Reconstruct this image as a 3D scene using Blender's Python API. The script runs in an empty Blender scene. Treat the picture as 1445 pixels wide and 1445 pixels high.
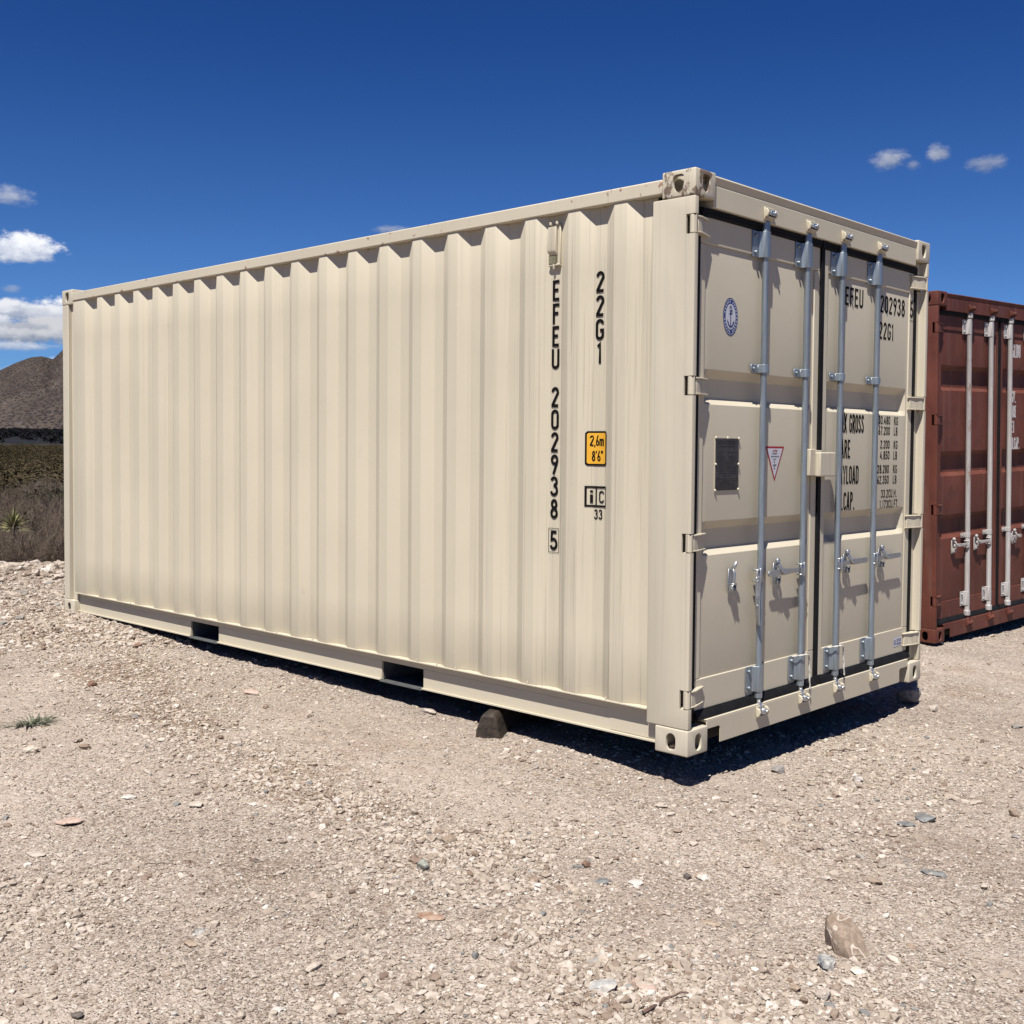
import bpy, bmesh, math, random
import numpy as np
from mathutils import Vector, Matrix

# ------------------------------------------------------------------ camera, world, sun, exposure
scene = bpy.context.scene
COL = scene.collection
CAM = (-4.13477, -2.82267, 1.36577)
cam_d = bpy.data.cameras.new('camera')
cam = bpy.data.objects.new('camera', cam_d)
COL.objects.link(cam)
rr = Vector((0.68652166, -0.72706302, 0.00820829))
rd = Vector((-0.02324389, -0.03322817, -0.99917747))
rf = Vector((0.72673773, 0.68576618, -0.03971163))
M = Matrix(((rr.x, -rd.x, -rf.x, CAM[0]), (rr.y, -rd.y, -rf.y, CAM[1]), (rr.z, -rd.z, -rf.z, CAM[2]), (0, 0, 0, 1)))
cam.matrix_world = M
cam_d.sensor_width = 36
cam_d.lens = 36 * 1592.65 / 1445
cam_d.shift_y = -27.345 / 1445
cam_d.clip_start = 0.05
cam_d.clip_end = 30000
scene.camera = cam
scene.cycles.max_bounces = 6
scene.cycles.diffuse_bounces = 3
scene.cycles.glossy_bounces = 2
scene.cycles.caustics_reflective = False
scene.cycles.caustics_refractive = False

SUN = Vector((-2.5, -1.12, 5.0)).normalized()      # towards the sun
sun_el = math.asin(SUN.z)
sun_az = math.atan2(SUN.x, SUN.y)
world = bpy.data.worlds.new('World')
scene.world = world
world.use_nodes = True
world.cycles.sampling_method = 'MANUAL'
world.cycles.sample_map_resolution = 256
sun_d = bpy.data.lights.new('sun', 'SUN')
sun_d.energy = 4.9
sun_d.angle = math.radians(0.53)
sun_d.color = (1.0, 0.955, 0.895)
sun_o = bpy.data.objects.new('sun', sun_d)
COL.objects.link(sun_o)
sun_o.location = (0, 0, 30)
sun_o.rotation_euler = SUN.to_track_quat('Z', 'Y').to_euler()
scene.view_settings.view_transform = 'Standard'
scene.view_settings.look = 'None'
scene.view_settings.exposure = 0.69
scene.view_settings.gamma = 1.0


class NT:
    """tiny helper for wiring shader nodes"""
    def __init__(self, tree):
        self.t = tree
        tree.nodes.clear()

    def n(self, kind, **kw):
        nd = self.t.nodes.new(kind)
        for k, v in kw.items():
            setattr(nd, k, v)
        return nd

    def put(self, sock, v):
        if isinstance(v, bpy.types.NodeSocket):
            self.t.links.new(v, sock)
        elif v is not None:
            if sock.type == 'RGBA' and not hasattr(v, '__len__'):
                v = (v, v, v, 1)
            if sock.type == 'RGBA' and len(v) == 3:
                v = (*v, 1)
            sock.default_value = v

    def m(self, op, a, b=None, c=None, clamp=False):
        nd = self.n('ShaderNodeMath', operation=op, use_clamp=clamp)
        self.put(nd.inputs[0], a)
        if b is not None: self.put(nd.inputs[1], b)
        if c is not None: self.put(nd.inputs[2], c)
        return nd.outputs[0]

    def mix(self, fac, a, b, blend='MIX'):
        nd = self.n('ShaderNodeMix', data_type='RGBA', blend_type=blend)
        self.put(nd.inputs[0], fac)
        self.put(nd.inputs[6], a)
        self.put(nd.inputs[7], b)
        return nd.outputs[2]

    def noise(self, vec, scale, detail=3.0, rough=0.5, dim='3D'):
        nd = self.n('ShaderNodeTexNoise', noise_dimensions=dim)
        if vec is not None: self.put(nd.inputs['Vector'], vec)
        nd.inputs['Scale'].default_value = scale
        nd.inputs['Detail'].default_value = detail
        nd.inputs['Roughness'].default_value = rough
        return nd.outputs[0]

    def step(self, v, lo, hi):
        nd = self.n('ShaderNodeMapRange', interpolation_type='SMOOTHSTEP')
        self.put(nd.inputs[0], v)
        nd.inputs[1].default_value = lo
        nd.inputs[2].default_value = hi
        return nd.outputs[0]

    def mapping(self, vec, scale=(1, 1, 1), loc=(0, 0, 0)):
        nd = self.n('ShaderNodeMapping')
        self.put(nd.inputs[0], vec)
        nd.inputs['Scale'].default_value = scale
        nd.inputs['Location'].default_value = loc
        return nd.outputs[0]

    def ramp(self, fac, stops):
        nd = self.n('ShaderNodeValToRGB')
        self.put(nd.inputs[0], fac)
        el = nd.color_ramp.elements
        while len(el) < len(stops): el.new(0.5)
        for e, (p, c) in zip(el, stops):
            e.position = p
            e.color = (*c, 1)
        return nd.outputs[0]


def build_world():
    w = NT(world.node_tree)
    out = w.n('ShaderNodeOutputWorld')
    bg = w.n('ShaderNodeBackground')
    sky = w.n('ShaderNodeTexSky', sky_type='NISHITA')
    sky.sun_disc = False
    sky.sun_elevation = sun_el
    sky.sun_rotation = sun_az
    sky.altitude = 2200
    sky.air_density = 1.0
    sky.dust_density = 0.0
    sky.ozone_density = 3.5
    bg.inputs['Strength'].default_value = 0.055
    tc = w.n('ShaderNodeTexCoord')
    sep = w.n('ShaderNodeSeparateXYZ')
    w.put(sep.inputs[0], tc.outputs['Generated'])
    az = w.m('ARCTAN2', sep.outputs[0], sep.outputs[1])
    el = w.m('ARCSINE', sep.outputs[2])
    comb = w.n('ShaderNodeCombineXYZ')
    w.put(comb.inputs[0], az)
    w.put(comb.inputs[1], el)
    vec = w.mapping(comb.outputs[0], scale=(1, 1.7, 1))
    n1 = w.noise(vec, 38, 6, 0.58)
    n2 = w.noise(w.mapping(vec, loc=(3, 1, 0)), 95, 6, 0.65)
    nn = w.m('ADD', w.m('MULTIPLY', w.m('SUBTRACT', n1, 0.5), 1.5), w.m('MULTIPLY', w.m('SUBTRACT', n2, 0.5), 0.9))
    # azimuth, elevation, half width, half height, density, brightness
    clouds = [
        (0.398, 0.1960, 0.022, 0.0095, 0.62, 0.80), (0.366, 0.199, 0.025, 0.010, 0.7, 0.85),
        (0.407, 0.1555, 0.035, 0.0145, 1.0, 1.0), (0.360, 0.150, 0.03, 0.012, 1.0, 1.0),
        (0.398, 0.1236, 0.010, 0.0045, 0.35, 0.62),
        (0.445, 0.1130, 0.030, 0.0080, 1.0, 1.0), (0.405, 0.1050, 0.060, 0.0125, 1.0, 0.86), (0.385, 0.0950, 0.030, 0.0110, 1.0, 0.98),
        (0.425, 0.0930, 0.070, 0.0130, 1.0, 0.66), (0.405, 0.0865, 0.055, 0.0090, 0.95, 0.66), (0.400, 0.0790, 0.045, 0.0055, 0.75, 0.88),
        (0.452, 0.0680, 0.030, 0.0050, 0.8, 1.05), (0.405, 0.0600, 0.022, 0.0040, 0.45, 0.9),
        (0.340, 0.095, 0.06, 0.016, 1.0, 0.9),
        (0.7055, 0.1870, 0.020, 0.0050, 0.55, 0.62),
        (1.1335, 0.2368, 0.019, 0.0100, 0.66, 0.64), (1.150, 0.2318, 0.008, 0.0055, 0.42, 0.6),
        (1.1715, 0.2400, 0.0115, 0.0088, 0.62, 0.64),
        (1.207, 0.2290, 0.018, 0.0092, 0.46, 0.55),
    ]
    col = w.mix(1.0, sky.outputs[0], (0.41, 0.665, 1.03, 1), 'MULTIPLY')
    # deeper blue towards the zenith, as the dry desert air gives
    hi = w.step(el, 0.05, 0.42)
    col = w.mix(hi, col, w.mix(1.0, col, (0.34, 0.58, 0.80, 1), 'MULTIPLY'))
    for a, e, hw, hh, den, br in clouds:
        dx = w.m('DIVIDE', w.m('SUBTRACT', az, a), hw)
        dy = w.m('DIVIDE', w.m('SUBTRACT', el, e), hh)
        # flatter underside
        dyl = w.m('MULTIPLY', w.m('MINIMUM', dy, 0.0), 0.55)
        r = w.m('SQRT', w.m('ADD', w.m('ADD', w.m('MULTIPLY', dx, dx), w.m('MULTIPLY', dy, dy)), w.m('MULTIPLY', dyl, dyl)))
        f = w.m('ADD', w.m('SUBTRACT', 1.0, r), nn)
        mask = w.m('MULTIPLY', w.step(f, -0.02, 0.85 if den < 0.9 else 0.5), den)
        lit = w.step(w.m('ADD', dy, w.m('MULTIPLY', nn, 1.6)), -0.9, 0.8)
        cc = w.mix(lit, (4.1 * br, 4.9 * br, 6.7 * br, 1), (11.0 * br, 11.2 * br, 11.9 * br, 1))
        col = w.mix(mask, col, cc)
    w.put(bg.inputs[0], col)
    w.put(out.inputs[0], bg.outputs[0])


build_world()

# ------------------------------------------------------------------ materials
MATS = {}
ALB = 0.79      # overall reflectance scale of the surfaces


def mat(name, build):
    if name in MATS: return MATS[name]
    m = bpy.data.materials.new(name)
    m.use_nodes = True
    w = NT(m.node_tree)
    out = w.n('ShaderNodeOutputMaterial')
    bs = w.n('ShaderNodeBsdfPrincipled')
    w.put(out.inputs[0], bs.outputs[0])
    build(w, bs)
    if bs.inputs['Base Color'].is_linked:
        src = bs.inputs['Base Color'].links[0].from_socket
        w.put(bs.inputs['Base Color'], w.mix(1.0, src, (ALB, ALB, ALB, 1), 'MULTIPLY'))
    MATS[name] = m
    return m


def objco(w):
    return w.n('ShaderNodeTexCoord').outputs['Object']


def bump(w, bs, h, strength=0.3, dist=0.01):
    b = w.n('ShaderNodeBump')
    b.inputs['Strength'].default_value = strength
    b.inputs['Distance'].default_value = dist
    w.put(b.inputs['Height'], h)
    w.put(bs.inputs['Normal'], b.outputs[0])


def simple(name, col, rough=0.5, metal=0.0, var=0.12, scale=8.0, bmp=0.0, spec=0.35):
    def f(w, bs):
        n = w.noise(objco(w), scale, 4, 0.6)
        d = tuple(c * (1 - var) for c in col)
        l = tuple(min(1, c * (1 + var)) for c in col)
        w.put(bs.inputs['Base Color'], w.mix(w.step(n, 0.3, 0.7), d, l))
        bs.inputs['Roughness'].default_value = rough
        bs.inputs['Metallic'].default_value = metal
        bs.inputs['Specular IOR Level'].default_value = spec
        if bmp: bump(w, bs, n, bmp, 0.01)
    return mat(name, f)


CREAM = (0.622, 0.560, 0.428)


def cream_paint(name, streak=0.5, worn=0.0, gray=0.0, chips=0.76, chip_sc=60):
    def f(w, bs):
        co = objco(w)
        big = w.noise(co, 1.3, 4, 0.55)
        g = (0.57, 0.522, 0.43)
        base = tuple(c * (1 - gray) + d * gray for c, d in zip(CREAM, g))
        c = w.mix(w.step(big, 0.35, 0.68), tuple(x * 0.965 for x in base), tuple(min(1, x * 1.02) for x in base))
        # long thin rain streaks
        s1 = w.noise(w.mapping(co, (34, 34, 0.45)), 1.0, 4, 0.6)
        s2 = w.noise(w.mapping(co, (90, 90, 0.8), (3, 2, 1)), 1.0, 2, 0.5)
        where = w.step(w.noise(w.mapping(co, (1.1, 1.1, 0.35), (7, 3, 0)), 1.0, 2, 0.5), 0.42, 0.66)
        sy_ = w.n('ShaderNodeSeparateXYZ'); w.put(sy_.inputs[0], co)
        where = w.m('MULTIPLY', w.m('MAXIMUM', where, w.step(sy_.outputs[1], 1.9, 0.6)), w.m('ADD', 0.45, w.m('MULTIPLY', w.step(sy_.outputs[1], 3.0, 0.6), 0.65)))
        sm = w.m('MULTIPLY', w.m('ADD', w.m('MULTIPLY', w.step(s1, 0.56, 0.66), 0.42), w.m('MULTIPLY', w.step(s2, 0.60, 0.66), 0.60)), w.m('MULTIPLY', where, streak * .55))
        c = w.mix(sm, c, (0.30, 0.26, 0.21, 1))
        # scuffs
        sc = w.noise(w.mapping(co, (5, 5, 1.6)), 2.2, 6, 0.7)
        c = w.mix(w.m('MULTIPLY', w.step(sc, 0.66, 0.78), 0.30), c, (0.35, 0.31, 0.27, 1))
        if worn:
            wn = w.noise(w.mapping(co, (1, 1, 0.7)), 17, 5, 0.62)
            c = w.mix(w.m('MULTIPLY', w.step(wn, 0.50, 0.56), worn), c, (0.17, 0.115, 0.08, 1))
            wn2 = w.noise(co, 26, 4, 0.6)
            c = w.mix(w.m('MULTIPLY', w.step(wn2, 0.57, 0.62), worn * 0.9), c, (0.62, 0.58, 0.52, 1))
        else:
            ch = w.noise(co, chip_sc, 4, 0.6)
            c = w.mix(w.m('MULTIPLY', w.step(ch, chips, chips + .02), 0.8), c, (0.26, 0.11, 0.075, 1))
        w.put(bs.inputs['Base Color'], c)
        w.put(bs.inputs['Roughness'], w.m('ADD', 0.46, w.m('MULTIPLY', big, 0.15)))
        bs.inputs['Specular IOR Level'].default_value = 0.35
        h = w.m('ADD', w.m('MULTIPLY', w.noise(co, 2.2, 1, 0.4), 0.45), w.m('MULTIPLY', w.noise(co, 200, 2, 0.5), 0.03))
        bump(w, bs, h, 0.25, 0.010)
    return mat(name, f)


def red_paint(name, worn=0.5):
    def f(w, bs):
        co = objco(w)
        big = w.noise(co, 1.6, 5, 0.6)
        c = w.mix(w.step(big, 0.3, 0.7), (0.105, 0.030, 0.019, 1), (0.175, 0.054, 0.036, 1))
        s1 = w.noise(w.mapping(co, (16, 16, 0.7)), 1.0, 5, 0.65)
        c = w.mix(w.m('MULTIPLY', w.step(s1, 0.50, 0.70), 0.65), c, (0.17, 0.085, 0.065, 1))
        r = w.noise(co, 7, 6, 0.7)
        c = w.mix(w.m('MULTIPLY', w.step(r, 0.56, 0.66), worn), c, (0.075, 0.032, 0.020, 1))
        r2 = w.noise(w.mapping(co, (1, 1, 0.4), (4, 4, 4)), 11, 6, 0.72)
        c = w.mix(w.m('MULTIPLY', w.step(r2, 0.64, 0.72), worn), c, (0.24, 0.15, 0.12, 1))
        w.put(bs.inputs['Base Color'], c)
        bs.inputs['Roughness'].default_value = 0.62
        bs.inputs['Specular IOR Level'].default_value = 0.3
        bump(w, bs, w.m('ADD', big, w.m('MULTIPLY', r, 0.3)), 0.3, 0.012)
    return mat(name, f)


def steel(name, col, rough=0.42, metal=0.75, rust=0.0):
    def f(w, bs):
        co = objco(w)
        n = w.noise(w.mapping(co, (1.6, 1.6, 0.10)), 60, 5, 0.65)
        c = w.mix(w.step(n, 0.30, 0.70), tuple(x * 0.86 for x in col), tuple(min(1, x * 1.12) for x in col))
        if rust:
            r = w.noise(w.mapping(co, (1, 1, 0.3)), 9, 6, 0.7)
            c = w.mix(w.m('MULTIPLY', w.step(r, 0.54, 0.66), rust), c, (0.25, 0.12, 0.08, 1))
        w.put(bs.inputs['Base Color'], c)
        bs.inputs['Metallic'].default_value = metal
        w.put(bs.inputs['Roughness'], w.m('ADD', rough - 0.08, w.m('MULTIPLY', n, 0.2)))
        bump(w, bs, n, 0.12, 0.003)
    return mat(name, f)


M_CREAM = cream_paint('cream paint', 1.0)
M_CREAM_POST = cream_paint('cream paint of posts', 0.35, gray=0.25)
M_CREAM_DOOR = cream_paint('cream paint of doors', 0.05, gray=0.15)
M_CREAM_TRIM = cream_paint('cream paint of trim', 0.12)
M_CREAM_RAIL = cream_paint('cream paint of top rail', 0.5, chips=.645, chip_sc=19)
M_CREAM_WORN = cream_paint('cream paint worn to primer', 0.4, worn=0.9)
M_RED = red_paint('oxide red paint', 0.5)
M_RED2 = red_paint('oxide red paint rusted', 0.9)
M_RED_IN = simple('dark oxide red paint', (0.11, 0.030, 0.022), 0.7, 0, 0.25, 5)
M_GALV = steel('galvanised steel', (0.35, 0.40, 0.44), 0.40, 0.70)
M_GALV2 = steel('bright zinc steel', (0.56, 0.58, 0.60), 0.30, 0.85)
M_ZINC = steel('zinc plated forging', (0.50, 0.53, 0.56), 0.36, 0.85)
M_OLDROD = steel('weathered galvanised steel', (0.50, 0.48, 0.46), 0.6, 0.15, 0.25)
M_OLDROD2 = steel('weathered galvanised steel with rust', (0.46, 0.43, 0.41), 0.62, 0.15, 0.9)
M_RUBBER = simple('black rubber', (0.010, 0.010, 0.011), 0.7, 0, 0.3, 20, spec=.15)
M_BLACK = simple('black lettering vinyl', (0.008, 0.007, 0.008), 0.8, 0, 0.1, 20, spec=.08)
M_WHITE = simple('white lettering paint', (0.66, 0.62, 0.60), 0.6, 0, 0.2, 30)
M_UNDER = simple('dark undercoat', (0.02, 0.019, 0.018), 0.8, 0, 0.3, 10)
M_YELLOW = simple('amber sticker', (0.80, 0.42, 0.035), 0.45, 0, 0.04, 10)
M_STWHITE = simple('white sticker', (0.62, 0.63, 0.68), 0.4, 0, 0.04, 10)
M_BLUE = simple('dark blue print', (0.025, 0.045, 0.20), 0.45, 0, 0.08, 20)
M_REDPR = simple('red print', (0.38, 0.02, 0.03), 0.45, 0, 0.05, 20)
M_PLATE = simple('dark metal plate', (0.085, 0.075, 0.070), 0.42, 0.5, 0.25, 30)
M_PLATETXT = simple('engraved lines', (0.028, 0.024, 0.024), 0.5, 0.2, 0.1, 30)
M_ROPE = simple('white cord', (0.62, 0.60, 0.55), 0.8, 0, 0.1, 60)
M_GRAYP = simple('bare gray steel', (0.16, 0.17, 0.17), 0.5, 0.4, 0.2, 20)
M_PRIMER = simple('dusty interior paint', (0.22, 0.20, 0.13), 0.7, 0, 0.2, 12)


# ------------------------------------------------------------------ mesh helpers
class MB:
    def __init__(self):
        self.v = []
        self.f = []

    def add(self, vs, fs):
        b = len(self.v)
        self.v += [tuple(p) for p in vs]
        self.f += [tuple(b + i for i in f) for f in fs]
        return self

    def box(self, x0, x1, y0, y1, z0, z1):
        if x0 > x1: x0, x1 = x1, x0
        if y0 > y1: y0, y1 = y1, y0
        if z0 > z1: z0, z1 = z1, z0
        v = [(x0, y0, z0), (x1, y0, z0), (x1, y1, z0), (x0, y1, z0), (x0, y0, z1), (x1, y0, z1), (x1, y1, z1), (x0, y1, z1)]
        return self.add(v, [(0, 3, 2, 1), (4, 5, 6, 7), (0, 1, 5, 4), (1, 2, 6, 5), (2, 3, 7, 6), (3, 0, 4, 7)])

    def prism(self, poly, a0, a1, axis=2):
        """poly is a 2-D outline in the two other axes, extruded from a0 to a1"""
        n = len(poly)
        def P(u, v, a):
            return (a, u, v) if axis == 0 else ((u, a, v) if axis == 1 else (u, v, a))
        vs = [P(u, v, a0) for u, v in poly] + [P(u, v, a1) for u, v in poly]
        fs = [tuple(range(n)), tuple(range(n, 2 * n))[::-1]] + [(i, n + i, n + (i + 1) % n, (i + 1) % n) for i in range(n)]
        return self.add(vs, fs)

    def cyl(self, p0, p1, r0, r1=None, n=14):
        return self.tube([p0, p1], [r0, r0 if r1 is None else r1], n)

    def tube(self, pts, rs, n=8, cap=True):
        pts = [Vector(p) for p in pts]
        if not hasattr(rs, '__len__'): rs = [rs] * len(pts)
        vs, fs = [], []
        up = None
        for i, p in enumerate(pts):
            d = (pts[min(i + 1, len(pts) - 1)] - pts[max(i - 1, 0)])
            d = d.normalized() if d.length > 1e-9 else Vector((0, 0, 1))
            if up is None:
                up = Vector((0, 0, 1)) if abs(d.z) < 0.9 else Vector((1, 0, 0))
            a = d.cross(up).normalized()
            b = a.cross(d).normalized()
            up = b
            for k in range(n):
                t = 2 * math.pi * k / n
                vs.append(p + (a * math.cos(t) + b * math.sin(t)) * rs[i])
        for i in range(len(pts) - 1):
            for k in range(n):
                k2 = (k + 1) % n
                fs.append((i * n + k, i * n + k2, (i + 1) * n + k2, (i + 1) * n + k))
        if cap:
            fs.append(tuple(range(n))[::-1])
            fs.append(tuple(range((len(pts) - 1) * n, len(pts) * n)))
        return self.add(vs, fs)

    def lathe(self, c, prof, n=16):
        """prof: (radius, z) pairs about a vertical axis at c"""
        vs = [(c[0] + r * math.cos(2 * math.pi * k / n), c[1] + r * math.sin(2 * math.pi * k / n), z) for r, z in prof for k in range(n)]
        fs = [(i * n + k, i * n + (k + 1) % n, (i + 1) * n + (k + 1) % n, (i + 1) * n + k) for i in range(len(prof) - 1) for k in range(n)]
        fs += [tuple(range(n))[::-1], tuple(range((len(prof) - 1) * n, len(prof) * n))]
        return self.add(vs, fs)

    def grid(self, P):
        """P[i][j] -> 3-D points"""
        ni, nj = len(P), len(P[0])
        vs = [p for row in P for p in row]
        fs = [(i * nj + j, (i + 1) * nj + j, (i + 1) * nj + j + 1, i * nj + j + 1) for i in range(ni - 1) for j in range(nj - 1)]
        return self.add(vs, fs)

    def build(self, name, material, parent=None, bevel=0.0, segs=2, angle=35, recalc=True, flip=None, tx=None):
        me = bpy.data.meshes.new(name)
        vs = self.v if tx is None else [tx(p) for p in self.v]
        me.from_pydata(vs, [], self.f)
        if recalc:
            bm = bmesh.new()
            bm.from_mesh(me)
            bmesh.ops.recalc_face_normals(bm, faces=bm.faces)
            if flip: bmesh.ops.reverse_faces(bm, faces=bm.faces)
            bm.to_mesh(me)
            bm.free()
        me.materials.append(material)
        me.shade_smooth()
        me.set_sharp_from_angle(angle=math.radians(angle))
        o = bpy.data.objects.new(name, me)
        COL.objects.link(o)
        if parent is not None: o.parent = parent
        if bevel:
            b = o.modifiers.new('bevel', 'BEVEL')
            b.width = bevel
            b.segments = segs
            b.limit_method = 'ANGLE'
            b.angle_limit = math.radians(30)
            b.harden_normals = False
        return o


def tag(o, label=None, cat=None, group=None, kind=None):
    if label: o['label'] = label
    if cat: o['category'] = cat
    if group: o['group'] = group
    if kind: o['kind'] = kind
    return o


def empty(name, loc=(0, 0, 0)):
    o = bpy.data.objects.new(name, None)
    COL.objects.link(o)
    o.location = loc
    o.empty_display_size = 0.2
    return o


# ------------------------------------------------------------------ stroke lettering
def arc(cx, cy, rx, ry, a0, a1, n=9):
    return [(cx + rx * math.cos(math.radians(a0 + (a1 - a0) * i / n)), cy + ry * math.sin(math.radians(a0 + (a1 - a0) * i / n))) for i in range(n + 1)]


L_, R_ = 0.07, 0.41
G = {
    '0': (0.48, [arc(.24, .76, .17, .17, 0, 180) + arc(.24, .24, .17, .17, 180, 360) + ['c']]),
    '1': (0.30, [[(.04, .80), (.17, .93), (.17, 0)]]),
    '2': (0.48, [arc(.24, .74, .17, .19, 175, -8) + [(.08, .12), (.08, .07), (.43, .07)]]),
    '3': (0.48, [arc(.22, .75, .17, .18, 165, -75) + arc(.22, .30, .19, .23, 80, -165)]),
    '4': (0.50, [[(.30, .94), (.05, .28), (.46, .28)], [(.35, .58), (.35, 0)]]),
    '5': (0.48, [[(.41, .93), (.11, .93), (.09, .52)] + arc(.22, .32, .19, .25, 118, -160)]),
    '6': (0.48, [arc(.24, .27, .17, .20, 0, 360, 18)[:-1] + ['c'], [(.09, .40), (.31, 1.0)]]),
    '7': (0.46, [[(.04, .93), (.40, .93), (.16, 0)]]),
    '8': (0.48, [arc(.24, .745, .14, .185, -90, 270, 16)[:-1] + ['c'], arc(.24, .285, .17, .215, 90, 450, 16)[:-1] + ['c']]),
    '9': (0.48, [arc(.24, .73, .17, .20, 0, 360, 18)[:-1] + ['c'], [(.39, .60), (.17, 0.0)]]),
    'A': (0.50, [[(.04, 0), (.24, .95), (.26, .95), (.46, 0)], [(.12, .25), (.38, .25)]]),
    'B': (0.48, [[(.08, 0), (.08, 1)], [(.15, .93), (.24, .93)] + arc(.24, .74, .15, .19, 90, -90) + [(.15, .55)], [(.15, .48), (.24, .48)] + arc(.24, .275, .17, .205, 90, -90) + [(.15, .07)]]),
    'C': (0.46, [arc(.24, .76, .17, .17, 0, 180) + arc(.24, .24, .17, .17, 180, 360)]),
    'D': (0.50, [[(.08, 0), (.08, 1)], [(.15, .93), (.24, .93)] + arc(.24, .76, .18, .17, 90, 0) + arc(.24, .24, .18, .17, 0, -90) + [(.15, .07)]]),
    'E': (0.44, [[(.08, 0), (.08, 1)], [(.15, .93), (.42, .93)], [(.15, .52), (.36, .52)], [(.15, .07), (.42, .07)]]),
    'F': (0.42, [[(.08, 0), (.08, 1)], [(.15, .93), (.42, .93)], [(.15, .52), (.36, .52)]]),
    'G': (0.48, [arc(.24, .76, .17, .17, 0, 180) + arc(.24, .24, .17, .17, 180, 360) + [(.41, .46), (.25, .46)]]),
    'I': (0.16, [[(.08, 0), (.08, 1)]]),
    'K': (0.48, [[(.08, 0), (.08, 1)], [(.42, 1), (.15, .45)], [(.22, .56), (.44, 0)]]),
    'L': (0.40, [[(.08, 1), (.08, .07), (.40, .07)]]),
    'M': (0.58, [[(.07, 0), (.07, .94), (.29, .42), (.51, .94), (.51, 0)]]),
    'N': (0.50, [[(.07, 0), (.07, .94), (.43, .06), (.43, 1)]]),
    'O': (0.48, [arc(.24, .76, .17, .17, 0, 180) + arc(.24, .24, .17, .17, 180, 360) + ['c']]),
    'P': (0.46, [[(.08, 0), (.08, 1)], [(.15, .93), (.24, .93)] + arc(.24, .72, .16, .21, 90, -90) + [(.15, .51)]]),
    'R': (0.48, [[(.08, 0), (.08, 1)], [(.15, .93), (.24, .93)] + arc(.24, .73, .16, .20, 90, -90) + [(.15, .53)], [(.24, .50), (.43, 0)]]),
    'S': (0.48, [arc(.24, .75, .16, .18, 5, 200) + arc(.24, .26, .17, .19, 45, -175)]),
    'T': (0.46, [[(.03, .93), (.43, .93)], [(.23, .86), (.23, 0)]]),
    'U': (0.48, [[(.07, 1)] + arc(.24, .24, .17, .17, 180, 360) + [(.41, 1)]]),
    'W': (0.60, [[(.05, 1), (.17, .06), (.30, .75), (.43, .06), (.55, 1)]]),
    'X': (0.48, [[(.04, 0), (.44, 1)], [(.44, 0), (.04, 1)]]),
    'Y': (0.48, [[(.04, 1), (.24, .48), (.44, 1)], [(.24, .44), (.24, 0)]]),
    '.': (0.20, [[(.10, 0), (.10, .14)]]),
    ',': (0.18, [[(.11, .10), (.05, -.12)]]),
    "'": (0.16, [[(.08, 1), (.08, .76)]]),
    '"': (0.26, [[(.06, 1), (.06, .76)], [(.20, 1), (.20, .76)]]),
    'm': (0.66, [[(.07, 0), (.07, .68)], [(.11, .55)] + arc(.22, .50, .11, .12, 110, 0, 5) + [(.33, 0)], [(.37, .55)] + arc(.48, .50, .11, .12, 110, 0, 5) + [(.59, 0)]]),
    'i': (0.20, [[(.10, 0), (.10, .66)], [(.10, .82), (.10, .98)]]),
    ' ': (0.30, []),
}


def ribbon(mb, pts, w, put, lay):
    closed = pts[-1] == 'c'
    if closed: pts = pts[:-1]
    P = []
    for q in pts:
        if not P or (Vector(q) - P[-1]).length > 1e-5: P.append(Vector(q))
    n = len(P)
    Ls, Rs = [], []
    for i in range(n):
        if closed:
            a, b = P[i] - P[i - 1], P[(i + 1) % n] - P[i]
        else:
            a = P[i] - P[i - 1] if i else P[1] - P[0]
            b = P[i + 1] - P[i] if i < n - 1 else P[i] - P[i - 1]
        a, b = a.normalized(), b.normalized()
        na, nb = Vector((-a.y, a.x)), Vector((-b.y, b.x))
        mt = (na + nb)
        mt = mt.normalized() if mt.length > 1e-6 else na
        k = min(1.6, 1.0 / max(0.3, mt.dot(na)))
        Ls.append(P[i] + mt * w / 2 * k)
        Rs.append(P[i] - mt * w / 2 * k)
    vs = [put(q.x, q.y, lay) for q in Ls] + [put(q.x, q.y, lay) for q in Rs]
    m = n if closed else n - 1
    fs = [(i, n + i, n + (i + 1) % n, (i + 1) % n) for i in range(m)]
    mb.add(vs, fs)


def text_into(mb, s, u, v, h, put, wscale=1.0, stroke=0.135, gap=0.10, align='l'):
    """put(u, v, layer) -> 3-D; u runs along the line, v up; h is the letter height"""
    tot = sum(G[c][0] * h * wscale + gap * h for c in s) - gap * h
    if align == 'r': u -= tot
    if align == 'c': u -= tot / 2
    for c in s:
        wd, strokes = G[c]
        for i, st in enumerate(strokes):
            pts = [q if q == 'c' else (u + q[0] * h * wscale, v + q[1] * h) for q in st]
            ribbon(mb, pts, stroke * h, put, i * 0.00025)
        u += wd * h * wscale + gap * h
    return mb


def paint_line(parent, mtl, *a, **k):
    text_into(MB(), *a, **k).build('lettering', mtl, parent, recalc=False)


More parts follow.
